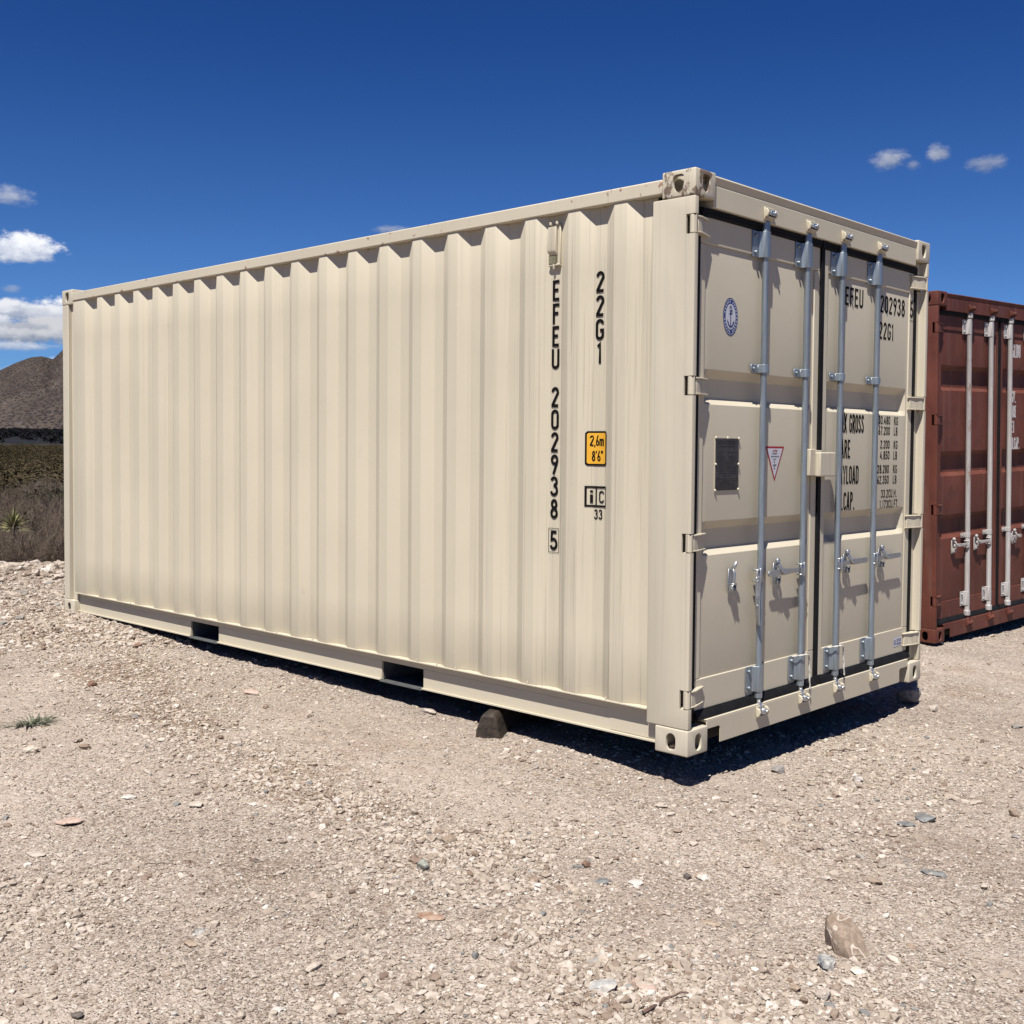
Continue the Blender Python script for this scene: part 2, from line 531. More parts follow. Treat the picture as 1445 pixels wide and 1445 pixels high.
# ------------------------------------------------------------------ corner castings
def bool_mesh(base, cutters, bev=0.007):
    """difference of closed MB shapes, returns vertex and face lists"""
    def mk(m):
        me = bpy.data.meshes.new('tmp')
        me.from_pydata(m.v, [], m.f)
        bm = bmesh.new(); bm.from_mesh(me)
        bmesh.ops.recalc_face_normals(bm, faces=bm.faces)
        bm.to_mesh(me); bm.free()
        o = bpy.data.objects.new('tmp', me)
        COL.objects.link(o)
        return o
    bo = mk(base)
    bm = bmesh.new(); bm.from_mesh(bo.data)
    bmesh.ops.bevel(bm, geom=bm.edges[:], offset=bev, segments=3, affect='EDGES', profile=0.5)
    bm.to_mesh(bo.data); bm.free()
    cs = [mk(c) for c in cutters]
    for c in cs:
        md = bo.modifiers.new('b', 'BOOLEAN')
        md.operation = 'DIFFERENCE'
        md.object = c
        md.solver = 'EXACT'
    dg = bpy.context.evaluated_depsgraph_get()
    me = bpy.data.meshes.new_from_object(bo.evaluated_get(dg))
    vs = [tuple(v.co) for v in me.vertices]
    fs = [tuple(p.vertices) for p in me.polygons]
    for o in [bo] + cs: bpy.data.objects.remove(o)
    return vs, fs


def stadium(cx, cz, w, h, n=8):
    r = w / 2
    k = h / 2 - r
    return [(cx + r * math.cos(t), cz + k + r * math.sin(t)) for t in [math.pi * i / n for i in range(n + 1)]] + \
           [(cx + r * math.cos(t), cz - k + r * math.sin(t)) for t in [math.pi + math.pi * i / n for i in range(n + 1)]]


def shield(cx, cz, w, h, n=7):
    top = [(cx + w / 2, cz + h * .28), (cx + w * .44, cz + h * .43), (cx + w * .28, cz + h * .5), (cx - w * .28, cz + h * .5), (cx - w * .44, cz + h * .43), (cx - w / 2, cz + h * .28)]
    bot = [(cx + w / 2 * math.cos(math.pi + math.pi * i / n), cz + h * 0.02 + h * .52 * math.sin(math.pi + math.pi * i / n)) for i in range(n + 1)]
    return top + bot


def casting_geo(top):
    LX, LY, LZ = 0.162, 0.178, 0.118
    base = MB().box(0, LX, 0, LY, 0, LZ)
    hole = shield if top else stadium
    hz = 0.060 if top else 0.056
    inner = MB().box(0.012, LX - .014, 0.012, LY - .014, 0.012, LZ - .014)
    hx = MB().prism(hole(0.090, hz, .052 if not top else .060, .079), -0.02, 0.03, axis=0)
    hy = MB().prism(hole(0.085, hz, .052 if not top else .060, .079), -0.02, 0.03, axis=1)
    z0 = LZ - .03 if top else -0.02
    hzz = MB().prism([(a - .0 + .0, b) for a, b in stadium(0.085, 0.090, .063, .124)], z0, z0 + .05, axis=2)
    return bool_mesh(base, [inner, hx, hy, hzz])


CAST_TOP = casting_geo(True)
CAST_BOT = casting_geo(False)


# ------------------------------------------------------------------ the shipping container
def wall_profile(Lg, x_out=0.008, depth=0.036):
    """breakpoints (y, x) of the corrugated side wall along its length"""
    a, b = 0.228, Lg - 0.178
    pts = [(a, x_out)]
    c = 0.274
    first = True
    while c < b - 0.05:
        lo, hi = c - .035, c + .035
        if first:
            pts = [(a, x_out + depth), (hi, x_out + depth)]
            first = False
        else:
            pts += [(lo - .068, x_out), (lo, x_out + depth), (hi, x_out + depth)]
        pts.append((hi + .068, x_out))
        c += 0.2795
    pts = [p for p in pts if p[0] < b - .01]
    pts.append((b, pts[-1][1]))
    return pts


def xwall(prof, y):
    for (y0, x0), (y1, x1) in zip(prof, prof[1:]):
        if y0 <= y <= y1:
            return x0 + (x1 - x0) * (y - y0) / (y1 - y0)
    return prof[0][1]


def build_container(root, S):
    Lg, W, H = 6.058, 2.438, S['H']
    pm, pmp, pmd = S['wall'], S['post'], S['door']
    hinges = S['hinges']

    # castings
    for top in (False, True):
        for sx in (0, 1):
            for sy in (0, 1):
                vs, fs = CAST_TOP if top else CAST_BOT
                def tx(p, sx=sx, sy=sy, top=top):
                    return (W - p[0] if sx else p[0], Lg - p[1] if sy else p[1], p[2] + (H - 0.118 if top else 0))
                m = MB().add(vs, fs)
                mtl = S['casting']
                if top and sx == 0 and sy == 0: mtl = S['casting_worn']
                c = m.build('corner_casting', mtl, root, recalc=True, angle=40, tx=tx)
                if top and sx == 0 and sy == 0 and S['cream']:
                    tag(c, 'corner casting with paint worn down to brown and white patches')
    # door end posts with the hinge notches
    zb, zt = 0.119, H - 0.119
    for sx in (0, 1):
        def tx(p, sx=sx): return (W - p[0] if sx else p[0], p[1], p[2])
        base = MB().prism([(.0025, .002), (.034, .002), (.034, .046), (.077, .046), (.077, .228), (.0025, .228)], zb, zt, axis=2)
        vs, fs = bool_mesh(base, [MB().box(-.02, .050, -.02, .0475, hz - .043, hz + .043) for hz in hinges] + [MB().box(.0120, .070, .02, .150, hz - .043, hz + .043) for hz in hinges], .005)
        MB().add(vs, fs).build('corner_post', pmp, root, tx=tx)
        g = MB().box(0.0775, 0.1065, 0.040, 0.056, 0.14, H - .16)
        g.build('post_gasket', M_RUBBER, root, tx=tx)
    # far end posts
    for sx in (0, 1):
        def tx(p, sx=sx): return (W - p[0] if sx else p[0], p[1], p[2])
        MB().box(0.0025, 0.12, Lg - .100, Lg - .003, zb, zt).box(0.030, 0.11, Lg - .176, Lg - .1002, zb, zt).build('corner_post', pmp, root, bevel=0.004, tx=tx)
    # top rails, wall, bottom rail
    prof = wall_profile(Lg)
    zw0, zw1 = 0.185, H - 0.094
    for sx in (0, 1):
        def tx(p, sx=sx): return (W - p[0] if sx else p[0], p[1], p[2])
        m = MB().box(0.001, 0.062, 0.179, Lg - .179, H - .0935, H - .028)
        m.build('top_rail', S['rail'], root, bevel=0.006, tx=tx)
        # corrugated sheet, a few millimetres thick, gently dented
        rnd = np.random.RandomState(3 + sx)
        zs = np.linspace(zw0, zw1, 9)
        jit = rnd.normal(0, 0.00025, (len(prof), len(zs)))
        jit[:, 0] = jit[:, -1] = 0
        outer = [[(x + jit[i, j], y, z) for j, z in enumerate(zs)] for i, (y, x) in enumerate(prof)]
        m = MB().grid(outer)
        w_ = m.build('side_wall', pm, root, tx=tx, angle=18, flip=(sx == 0))
        so = w_.modifiers.new('thick', 'SOLIDIFY'); so.thickness = 0.003; so.offset = -1
        b = w_.modifiers.new('bevel', 'BEVEL'); b.width = 0.004; b.segments = 2; b.limit_method = 'ANGLE'; b.angle_limit = math.radians(15)
        if S['cream'] and sx == 0:
            side = w_
            # small weld blobs along the post seam and sill
            m = MB()
            rw = random.Random(5)
            z = 0.25
            while z < H - .2:
                m.lathe((0.040, 0.2290, 0), [(0.0005, z - .006), (0.0035, z - .003), (0.004, z + .004), (0.0005, z + .008)], 6)
                z += rw.uniform(0.09, 0.24)
            for k in range(9):
                y = rw.uniform(0.4, 5.4)
                m.lathe((0.004, y, 0), [(0.0005, 0.184), (0.004, 0.188), (0.003, 0.197), (0.0005, 0.199)], 6)
            m.build('weld_beads', pm, side)
        # bottom rail: web, lips and fork pockets
        m = MB()
        pk = S['pockets']
        ys = [0.179] + [v for q in pk for v in q] + [Lg - .179]
        m.box(0.001, 0.062, 0.229, Lg - .178, 0.1775, 0.1845)           # top lip under the sheet
        m.box(0.046, 0.060, 0.1795, Lg - .1795, 0.1365, 0.1770)          # web above pockets
        for a, c in zip(ys[0::2], ys[1::2]):
            m.box(0.046, 0.060, a, c, 0.036, 0.1360)
            m.box(0.030, 0.075, a, c, 0.026, 0.0355)
        m.box(0.0435, 0.0455, 0.181, 0.47, 0.038, 0.172)
        m.build('bottom_rail', S['trim'], root, bevel=0.002, segs=1, tx=tx)
    # fork pocket tunnels
    for a, c in S['pockets']:
        m = MB()
        m.box(0.062, W - .062, a - .004, a, 0.026, 0.136)
        m.box(0.062, W - .062, c, c + .004, 0.026, 0.136)
        m.box(0.062, W - .062, a - .004, c + .004, 0.1365, 0.141)
        m.box(0.028, 0.40, a, c, 0.0200, 0.0255)
        m.box(W - .40, W - .028, a, c, 0.0200, 0.0255)
        m.build('fork_pocket', M_GRAYP if S['cream'] else M_UNDER, root)
        # dark tunnel back so that the pocket reads as deep
    m = MB()
    y = 0.35
    while y < Lg - .3:
        if all(not (a - .06 < y < c + .06) for a, c in S['pockets']):
            m.box(0.066, W - .066, y - .02, y + .02, 0.03, 0.145)
        y += 0.3
    m.box(0.064, W - .064, 0.135, Lg - .1, 0.1455, 0.174)
    m.build('floor_frame', M_UNDER, root)
    # roof and blind end
    m = MB()
    rp = []
    y = 0.12
    k = 0
    while y < Lg - .12:
        rp.append((y, H - .022 - (0.018 if k % 4 in (1, 2) else 0)))
        y += 0.052
        k += 1
    m.grid([[(x, y, z - 0.004) for x in (0.05, W / 2, W - .05)] for y, z in rp])
    r = m.build('roof', pm, root)
    so = r.modifiers.new('thick', 'SOLIDIFY'); so.thickness = 0.002
    m = MB()
    ep = []
    x = 0.12
    k = 0
    while x < W - .12:
        ep.append((x, Lg - .012 - (0.045 if k % 4 in (1, 2) else 0)))
        x += 0.0685
        k += 1
    ep.append((W - .12, ep[-1][1]))
    m.grid([[(x, y, z) for z in (0.12, H / 2, H - .12)] for x, y in ep])
    e = m.build('end_wall', pm, root)
    so = e.modifiers.new('thick', 'SOLIDIFY'); so.thickness = 0.003
    MB().box(.163, W - .163, Lg - .06, Lg - .004, 0.02, 0.118).build('end_rail', pm, root, bevel=.004)
    MB().box(.163, W - .163, Lg - .06, Lg - .004, H - .118, H - .02).build('end_rail', pm, root, bevel=.004)

    # door header and sill
    zh0 = H - 0.150
    m = MB().prism([(0.012, zh0), (0.012, H - .052), (0.017, H - .050), (0.004, H - .014), (0.010, H - .008), (0.14, H - .010), (0.14, zh0)], 0.163, W - .163, axis=0)
    m.build('door_header', S['trim'], root, bevel=0.004)
    m = MB()
    m.prism([(.164, .137), (.164, .098), (.262, .098), (.275, .090), (.275, .020), (W - .275, .020), (W - .275, .090), (W - .262, .098), (W - .164, .098), (W - .164, .137)], 0.008, 0.014, axis=1)
    m.box(0.164, W - .164, 0.0145, 0.13, 0.128, 0.137)
    m.box(0.160, W - .160, 0.008, 0.13, 0.1375, 0.142)
    m.build('door_sill', S['trim'], root, bevel=0.002)
    MB().box(0.164, W - .164, 0.075, 0.12, 0.022, 0.127).build('sill_back', M_UNDER, root)

    # door leaves
    zd0, zd1 = 0.172, H - 0.178
    seam = W / 2
    yF, yP = 0.045, 0.052
    for side_i in (0, 1):
        xl, xr = (0.108, seam - .018) if side_i == 0 else (seam + .018, W - .108)
        # sheet with its pressed bands
        zlo, zhi = 0.325, H - 0.305
        fx0, fx1 = (xl + .048, xr - .055) if side_i == 0 else (xl + .055, xr - .056)
        zs = [zlo]
        fz = [0]
        for (zb0, zb1) in sorted(S['bands']):
            zs += [zb0 - .030, zb0, zb1, zb1 + .038]
            fz += [0, 1, 1, 0]
        zs.append(zhi)
        fz.append(0)
        dmx = S['band_depth']
        xs = [fx0, fx0 + .012, fx0 + .045, fx1 - .045, fx1 - .012, fx1]
        fxm = [0, 0, 1, 1, 0, 0]
        P = [[(x, yP + dmx * a * b, z) for z, b in zip(zs, fz)] for x, a in zip(xs, fxm)]
        leaf = MB().grid(P).build('door', pmd, root, angle=60, recalc=False)
        bm = bmesh.new(); bm.from_mesh(leaf.data)
        bmesh.ops.recalc_face_normals(bm, faces=bm.faces)
        if sum(f.normal.y for f in bm.faces) > 0: bmesh.ops.reverse_faces(bm, faces=bm.faces)
        bm.to_mesh(leaf.data); bm.free()
        so = leaf.modifiers.new('thick', 'SOLIDIFY'); so.thickness = 0.003; so.offset = -1
        b = leaf.modifiers.new('bevel', 'BEVEL'); b.width = 0.010; b.segments = 4; b.limit_method = 'ANGLE'; b.angle_limit = math.radians(12)
        # frame of the leaf
        m = MB()
        m.box(xl, xr, yF, yF + .05, zhi + .0005, zd1)
        m.box(xl, xr, yF, yF + .05, zd0, zlo - .0005)
        m.box(xl, fx0 - .0005, yF, yF + .05, zlo, zhi)
        m.box(fx1 + .0005, xr, yF, yF + .05, zlo, zhi)
        m.build('door_frame', pmd, leaf, bevel=0.004)
        # gaskets
        m = MB()
        m.box(xl - .01, xr + .01, 0.030, 0.060, zd1 + .001, zd1 + .026)
        m.prism([(0.026, zd1 + .010), (0.026, zd1 + .024), (0.034, zd1 - .006), (0.0445, zd1 - .010), (0.0445, zd1 + .012)], xl, xr, axis=0)
        m.build('gasket', M_RUBBER, leaf)
        m = MB()
        m.prism([(0.040, zd0 + .012), (0.0445, zd0 + .012), (0.060, zd0 - .001), (0.060, zd0 - .028), (0.020, zd0 - .028), (0.022, zd0 - .018), (0.030, zd0 - .002)], xl, xr, axis=0)
        m.build('gasket', M_RUBBER, leaf)
        if side_i == 1:
            m = MB()
            m.box(seam - .0165, seam + .0165, 0.036, 0.070, zd0 - .02, zd1 + .02)
            m.box(seam - .024, seam + .024, 0.024, 0.0355, zd1 - .01, zd1 + .035)
            m.box(seam - .020, seam + .020, 0.024, 0.0355, zd0 - .03, zd0 + .02)
            m.build('gasket', M_RUBBER, leaf)
            # lap strip of the leaf that closes last
            MB().box(seam + .0185, seam + .060, 0.0395, 0.0445, zd0 + .015, zd1 - .012).build('lap_strip', pmd, leaf, bevel=.0015, segs=1)
        # hinges
        for hz in hinges:
            m = MB()
            m.cyl((0.0185, 0.0185, hz - .040), (0.0185, 0.0185, hz + .040), .0165, n=16)
            m.prism([(.036, .006), (.060, .006), (.100, .020), (.160, .034), (.160, .0445), (.036, .0445)], hz - .030, hz + .030, axis=2)
            m.prism([(.030, .002), (.062, .001), (.110, .014), (.172, .032), (.172, .0445), (.050, .0445)], hz + .0305, hz + .038, axis=2)
            m.prism([(.030, .002), (.062, .001), (.110, .014), (.172, .032), (.172, .0445), (.050, .0445)], hz - .038, hz - .0305, axis=2)
            if side_i == 0: m.build('hinge', pm, leaf, bevel=.002)
            else: m.build('hinge', pm, leaf, bevel=.002, tx=lambda p: (W - p[0], p[1], p[2]))
        # locking bars
        for bi in (0, 1):
            idx = side_i * 2 + bi
            bx = S['bars'][idx]
            by = 0.022
            rod_m = S['rods'][idx]
            rr_ = S['rod_r']
            m = MB()
            zt0 = H - .196
            m.lathe((bx, by, 0), [(rr_ * .8, .165), (rr_ * 1.32, .170), (rr_ * 1.32, .205), (rr_ * 1.05, .215), (rr_, .22), (rr_, zt0 + .0), (rr_ * 1.05, zt0 + .004), (rr_ * 1.32, zt0 + .01), (rr_ * 1.32, zt0 + .05), (rr_ * .8, zt0 + .055)], 20)
            rod = m.build('locking_bar', rod_m, leaf, angle=22)
            for zz, s in ((zt0 + .055, 1), (.165, -1)):
                m = MB()
                m.lathe((bx, by, 0), sorted([(rr_ * 0.95, zz), (rr_ * .75, zz + s * .018), (rr_ * .62, zz + s * .045)], key=lambda q: q[1]), 12)
                zc = zz + s * (.035 if s > 0 else .058)
                m.cyl((bx, by - .004, zz + s * .01), (bx, .004, zc), rr_ * .72, rr_ * .6, 10)
                m.prism([(bx - .026, zc - .010), (bx - .020, zc + .012), (bx - .004, zc + .006), (bx + .004, zc + .014), (bx + .026, zc + .008), (bx + .030, zc - .006), (bx + .006, zc - .014)], -0.020, 0.006, axis=1)
                m.cyl((bx + .012, -.027, zc), (bx + .012, -.002, zc), .008, .006, 8)
                m.build('locking_cam', M_GALV2 if S['cream'] else S['casting'], leaf, bevel=.002, segs=1)
            for zc in (S['brk_top'], S['brk_bot']):
                m = MB()
                h = .062
                pr = [(bx - .088, .0440), (bx - .088, .0385), (bx - .034, .0385)] + [(bx + .026 * math.cos(t), by + .004 - .025 * (abs(math.sin(t)) ** .5)) for t in np.linspace(math.pi, 0, 9)] + [(bx + .030, .0385), (bx + .046, .0385), (bx + .046, .0440)]
                m.prism(pr, zc - h, zc + h, axis=2)
                for dz in (-.040, .040):
                    m.cyl((bx - .064, .0390, zc + dz), (bx - .064, .0270, zc + dz), .010, .0085, 6)
                    m.cyl((bx + .038, .0390, zc + dz), (bx + .038, .0345, zc + dz), .0055, .0055, 8)
                m.build('bar_bracket', S['bracket'], leaf, bevel=.002, angle=40)
            for zc in S['clamps']:
                m = MB()
                pr = [(bx - .084, .0440), (bx - .084, .0385), (bx - .026, .0385)] + [(bx + .024 * math.cos(t), by - .024 * math.sin(t)) for t in np.linspace(math.pi, 0, 9)] + [(bx + .028, .0385), (bx + .034, .0385), (bx + .034, .0440)]
                m.prism(pr, zc - .020, zc + .020, axis=2)
                m.cyl((bx - .066, .038, zc), (bx - .066, .028, zc), .009, .008, 6)
                m.build('bar_clamp', S['bracket'], leaf, bevel=.002, segs=1)
            # keepers on header and sill
            for zc in (zt0 + .088, .104):
                m = MB()
                m.box(bx - .042, bx + .042, 0.0035, 0.0118 if zc > 1 else 0.0078, zc - .030, zc + .030)
                for s in (-1, 1):
                    m.prism([(.004, zc - .022), (-.012, zc - .016), (-.018, zc + .002), (-.012, zc + .018), (.004, zc + .024)], bx + s * .031, bx + s * .044, axis=0)
                m.prism([(.004, zc - .026), (-.012, zc - .022), (-.012, zc - .014), (.004, zc - .014)], bx - .031, bx + .031, axis=0)
                m.build('bar_keeper', S['keeper'], root, bevel=.0035)
            # handle
            hz = S['handle_z']
            dirn = S['handles'][idx]
            hx = bx + (.016 * dirn if dirn else -.030)
            m = MB()
            m.box(hx - .025, hx + .025, 0.000, 0.034, hz - .030, hz - .022)
            m.box(hx - .025, hx + .025, 0.000, 0.034, hz + .022, hz + .030)
            m.box(hx - .025, hx + .025, 0.004, 0.0080, hz - .0215, hz + .0215)
            m.cyl((hx, .002, hz - .036), (hx, .002, hz + .036), .006, n=8)
            m.build('handle_hub', S['handle_m'], leaf, bevel=.002, segs=1)
            m = MB()
            if dirn == 0:       # hanging straight down, twisted flat bar
                secs = []
                for k in range(15):
                    t = k / 14
                    z = hz - .005 - .235 * t
                    tw = math.radians(10 + 95 * min(1, max(0, (t - .12) / .4)))
                    wd = .017 + (.010 * math.sin(math.pi * (t - .35) / .6) if .35 < t < .95 else 0)
                    th = .0045
                    cy = .006 - (.010 * max(0, t - .8) / .2)
                    a = Vector((math.cos(tw), -math.sin(tw)))
                    b = Vector((math.sin(tw), math.cos(tw)))
                    secs.append([(bx - .044 + sx_ * wd * a.x + sy_ * th * b.x, cy + sx_ * wd * a.y * .6 + sy_ * th * b.y, z) for sx_, sy_ in ((-1, -1), (1, -1), (1, 1), (-1, 1))])
                vs = [q for s in secs for q in s]
                fs = [(i * 4 + k, i * 4 + (k + 1) % 4, (i + 1) * 4 + (k + 1) % 4, (i + 1) * 4 + k) for i in range(14) for k in range(4)] + [(3, 2, 1, 0), (56, 57, 58, 59)]
                m.add(vs, fs)
                m.cyl((bx - .044, -.004, hz - .145), (bx - .044, .014, hz - .145), .009, n=10)
                cxx = bx - .235
            else:
                d_ = dirn
                ln = S['handle_len']
                m.prism([(bx, hz - .013), (bx + d_ * .10, hz - .012), (bx + d_ * .19, hz - .017), (bx + d_ * ln, hz - .014), (bx + d_ * (ln + .012), hz), (bx + d_ * ln, hz + .014), (bx + d_ * .19, hz + .015), (bx + d_ * .10, hz + .010), (bx, hz + .013)], .0095, .0175, axis=1)
                cxx = bx + d_ * (.235 if d_ < 0 else .14)
                if S['cream'] and d_ > 0: cxx = bx + .125
            m.build('handle', S['handle_m'], leaf, bevel=.002, segs=1)
            # catch with its hinged hook
            m = MB()
            m.prism([(cxx - .020, hz - .068), (cxx + .020, hz - .068), (cxx + .022, hz - .02), (cxx + .016, hz + .045), (cxx - .016, hz + .045), (cxx - .022, hz - .02)], .0375, .0440, axis=1)
            m.box(cxx - .015, cxx + .015, .010, .0370, hz - .030, hz - .022)
            m.box(cxx - .016, cxx - .011, 0.014, .0370, hz - .058, hz - .0305)
            m.box(cxx + .011, cxx + .016, 0.014, .0370, hz - .058, hz - .0305)
            m.cyl((cxx - .019, .022, hz - .046), (cxx + .019, .022, hz - .046), .005, n=8)
            if dirn == 0:
                m.tube([(cxx, .036, hz + .038), (cxx + .004, .020, hz + .058), (cxx + .010, .012, hz + .080)], [.010, .011, .006], 8)
                m.tube([(cxx - .004, .034, hz - .045), (cxx - .002, .018, hz - .02), (cxx - .002, .016, hz + .02), (cxx, .028, hz + .05)], [.009, .008, .008, .007], 8)
            else:
                m.lathe((cxx - .006, .022, 0), [(.005, hz + .044), (.0135, hz + .049), (.0145, hz + .058), (.011, hz + .066), (.004, hz + .070)], 12)
                m.tube([(cxx - .006, .028, hz + .046), (cxx - .003, .020, hz + .040), (cxx + .001, .012, hz + .026), (cxx + .010, .006, hz + .008), (cxx + .030, .003, hz - .004), (cxx + .062, .005, hz - .004)], [.009, .0095, .009, .0095, .009, .005], 8)
            m.build('handle_catch', S['handle_m'], leaf, bevel=.002, segs=1)
        if S['cream'] and side_i == 0:
            door_l = leaf
        if S['cream'] and side_i == 1:
            door_r = leaf
        if not S['cream']:
            if side_i == 1: red_r = leaf
    if S['cream']: return side, door_l, door_r, prof
    return red_r


# ---- the cream container
cream = empty('shipping_container')
tag(cream, 'cream shipping container with black number EFEU 202938 on its corrugated side', 'shipping container', 'shipping containers parked on the gravel')
SC = dict(cream=True, rail=M_CREAM_RAIL, trim=M_CREAM_TRIM, H=2.591, wall=M_CREAM, post=M_CREAM_POST, door=M_CREAM_DOOR, casting=M_CREAM_POST, casting_worn=M_CREAM_WORN,
          hinges=(0.253, 0.950, 1.645, 2.350), pockets=((1.785, 2.140), (3.850, 4.205)), bands=((0.912, 1.000), (1.600, 1.690)), band_depth=.040,
          bars=(0.625, 1.028, 1.397, 1.813), rods=[M_GALV] * 4, rod_r=.0152, bracket=M_GALV, keeper=M_CREAM, brk_top=2.340, brk_bot=0.262,
          clamps=(1.752,), handle_z=0.765, handles=(0, -1, 1, 1), handle_len=.335, handle_m=M_ZINC)
side_w, door_l, door_r, PROF = build_container(cream, SC)


def put_side(lift):
    # text baseline runs along -y when seen from outside: u = -y
    def f(u, v, lay): return (xwall(PROF, -u) - lift - lay, -u, v)
    return f


m = MB()
ps = put_side(.0035)
LW = 1.06
for ch, zb_, h_ in [('E', 2.085, .100), ('F', 1.972, .100), ('E', 1.862, .100), ('U', 1.753, .098), ('2', 1.567, .098), ('0', 1.457, .098), ('2', 1.347, .097), ('9', 1.238, .097), ('3', 1.130, .097), ('8', 1.019, .097), ('5', .864, .096)]:
    text_into(m, ch, -0.832, zb_, h_, ps, LW, .15, align='c')
m.build('lettering', M_BLACK, side_w, recalc=False)
m = MB()
for ch, zb_ in [('2', 2.102), ('2', 1.989), ('G', 1.878), ('1', 1.768)]:
    text_into(m, ch, -0.556, zb_, .099, ps, LW, .15, align='c')
m.build('lettering', M_BLACK, side_w, recalc=False)
paint_line(side_w, M_BLACK, '33', -0.553, 1.030, .047, ps, 1.0, .13, align='c')
m = MB()
# box round the check digit
for a, b, c, d in ((-.8675, -.7995, .9695, .972), (-.8675, -.7995, .852, .8545), (-.8675, -.8652, .8545, .9695), (-.8018, -.7995, .8545, .9695)):
    m.add([ps(a, c, 0), ps(b, c, 0), ps(b, d, 0), ps(a, d, 0)], [(0, 1, 2, 3)])
m.build('digit_frame', M_BLACK, side_w, recalc=False)


def side_panel(name, mtl, y0, y1, z0, z1, lift, r=0.0):
    """sheet that follows the corrugation, from y0 to y1"""
    ys = sorted(set([y0, y1] + [p[0] for p in PROF if y0 < p[0] < y1] + ([y0 + r, y1 - r] if r else [])))
    mb = MB()
    P = []
    for y in ys:
        k = 0
        if r and (y in (y0, y1)): k = r
        P.append([(xwall(PROF, y) - lift, y, z0 + k), (xwall(PROF, y) - lift, y, z1 - k)])
    mb.grid(P)
    return mb.build(name, mtl, side_w, recalc=False)


side_panel('height_sticker', M_BLACK, .502, .624, 1.284, 1.448, .0035, .010)
side_panel('height_sticker', M_YELLOW, .510, .615, 1.293, 1.439, .0045, .006)
m = MB()
paint_line(side_w, M_BLACK, '2,6m', -.562, 1.378, .050, put_side(.0058), .78, .135, .06, 'c')
paint_line(side_w, M_BLACK, "8'6\"", -.560, 1.305, .050, put_side(.0058), .78, .135, .07, 'c')
# iC mark
m = MB()
for a, b, c, d in ((.503, .624, 1.178, 1.187), (.503, .624, 1.088, 1.097), (.503, .507, 1.097, 1.178), (.614, .624, 1.097, 1.178), (.563, .571, 1.097, 1.178)):
    ys = sorted(set([a, b] + [p[0] for p in PROF if a < p[0] < b]))
    m.grid([[(xwall(PROF, y) - .0035, y, c), (xwall(PROF, y) - .0035, y, d)] for y in ys])
pw = put_side(.0035)
text_into(m, 'i', -.593, 1.106, .062, pw, 1.0, .22, .1, 'c')
text_into(m, 'C', -.535, 1.108, .058, pw, 1.15, .13, .1, 'c')
m.build('marking', M_BLACK, side_w, recalc=False)

# ventilator high on the wall
m = MB()
m.box(.032, .0435, .800, .870, 2.262, 2.452)
m.box(.022, .0435, .800, .870, 2.252, 2.2618)
vent = m.build('ventilator', M_CREAM, side_w, bevel=.002, segs=1)
m = MB()
m.prism([(.0315, 2.300), (.0315, 2.440), (.016, 2.440), (.010, 2.330), (.013, 2.318)], .816, .868, axis=1)
m.build('vent_hood', M_CREAM, vent, bevel=.003)
m = MB()
m.box(.020, .0315, .818, .865, 2.2625, 2.2995)
m.build('vent_opening', M_PRIMER, vent)
for y in (.815, .856): MB().lathe((.024, y, 0), [(.003, 2.448), (.008, 2.452), (.008, 2.462), (.003, 2.467)], 10).build('rivet', M_CREAM, vent)
MB().lathe((.026, .835, 0), [(.003, 2.232), (.006, 2.236), (.006, 2.268), (.003, 2.272)], 8).build('rivet', M_CREAM, vent)


def put_door(lift, y=0.052):
    def f(u, v, lay): return (u, y - lift - lay, v)
    return f


pd = put_door(.0012)
pf = put_door(.0012, .045)
m = MB()
DW, DS = .76, .135
paint_line(door_r, M_BLACK, 'EFEU', 1.700, 2.143, .100, pd, .98, DS, .115, 'r')
paint_line(door_r, M_BLACK, '202938', 2.224, 2.143, .098, pd, .92, DS, .11, 'r')
paint_line(door_r, M_BLACK, '22G1', 2.084, 1.995, .096, pd, .90, DS, .115, 'r')
paint_line(door_r, M_BLACK, 'MAX GROSS', 1.736, 1.462, .102, pd, .56, .12, .075, 'r')
paint_line(door_r, M_BLACK, 'TARE', 1.582, 1.325, .100, pd, .63, .12, .085, 'r')
paint_line(door_r, M_BLACK, 'PAYLOAD', 1.685, 1.184, .100, pd, .63, .12, .08, 'r')
paint_line(door_r, M_BLACK, 'CU.CAP.', 1.642, 1.042, .100, pd, .58, .12, .10, 'r')
for s, z, x_ in (('30.480', 1.517, 2.063), ('67.200', 1.457, 2.063), ('2.200', 1.379, 2.063), ('4.850', 1.318, 2.063), ('28.280', 1.239, 2.060), ('62.350', 1.178, 2.060)):
    paint_line(door_r, M_BLACK, s, x_, z, .047, pd, 1.0, .15, .10, 'r')
for s, z in (('KG', 1.515), ('LB', 1.456), ('KG', 1.378), ('LB', 1.317), ('KG', 1.238), ('LB', 1.178)):
    paint_line(door_r, M_BLACK, s, 2.114, z, .047, pd, 1.0, .14, .14, 'l')
paint_line(door_r, M_BLACK, '33.2CU.M.', 2.170, 1.098, .047, pd, 1.03, .13, .085, 'r')
paint_line(door_r, M_BLACK, '1.173CU.FT.', 2.196, 1.038, .047, pd, 1.10, .13, .085, 'r')
m = MB()
text_into(m, '5', 2.302, 2.145, .096, pf, .85, DS, .1, 'c')
for a, b, c, d in ((2.278, 2.326, 2.246, 2.249), (2.278, 2.326, 2.126, 2.129), (2.278, 2.2802, 2.129, 2.246), (2.3238, 2.326, 2.129, 2.246)):
    m.add([pf(a, c, 0), pf(b, c, 0), pf(b, d, 0), pf(a, d, 0)], [(0, 1, 2, 3)])
m.build('lettering', M_BLACK, door_r, recalc=False)


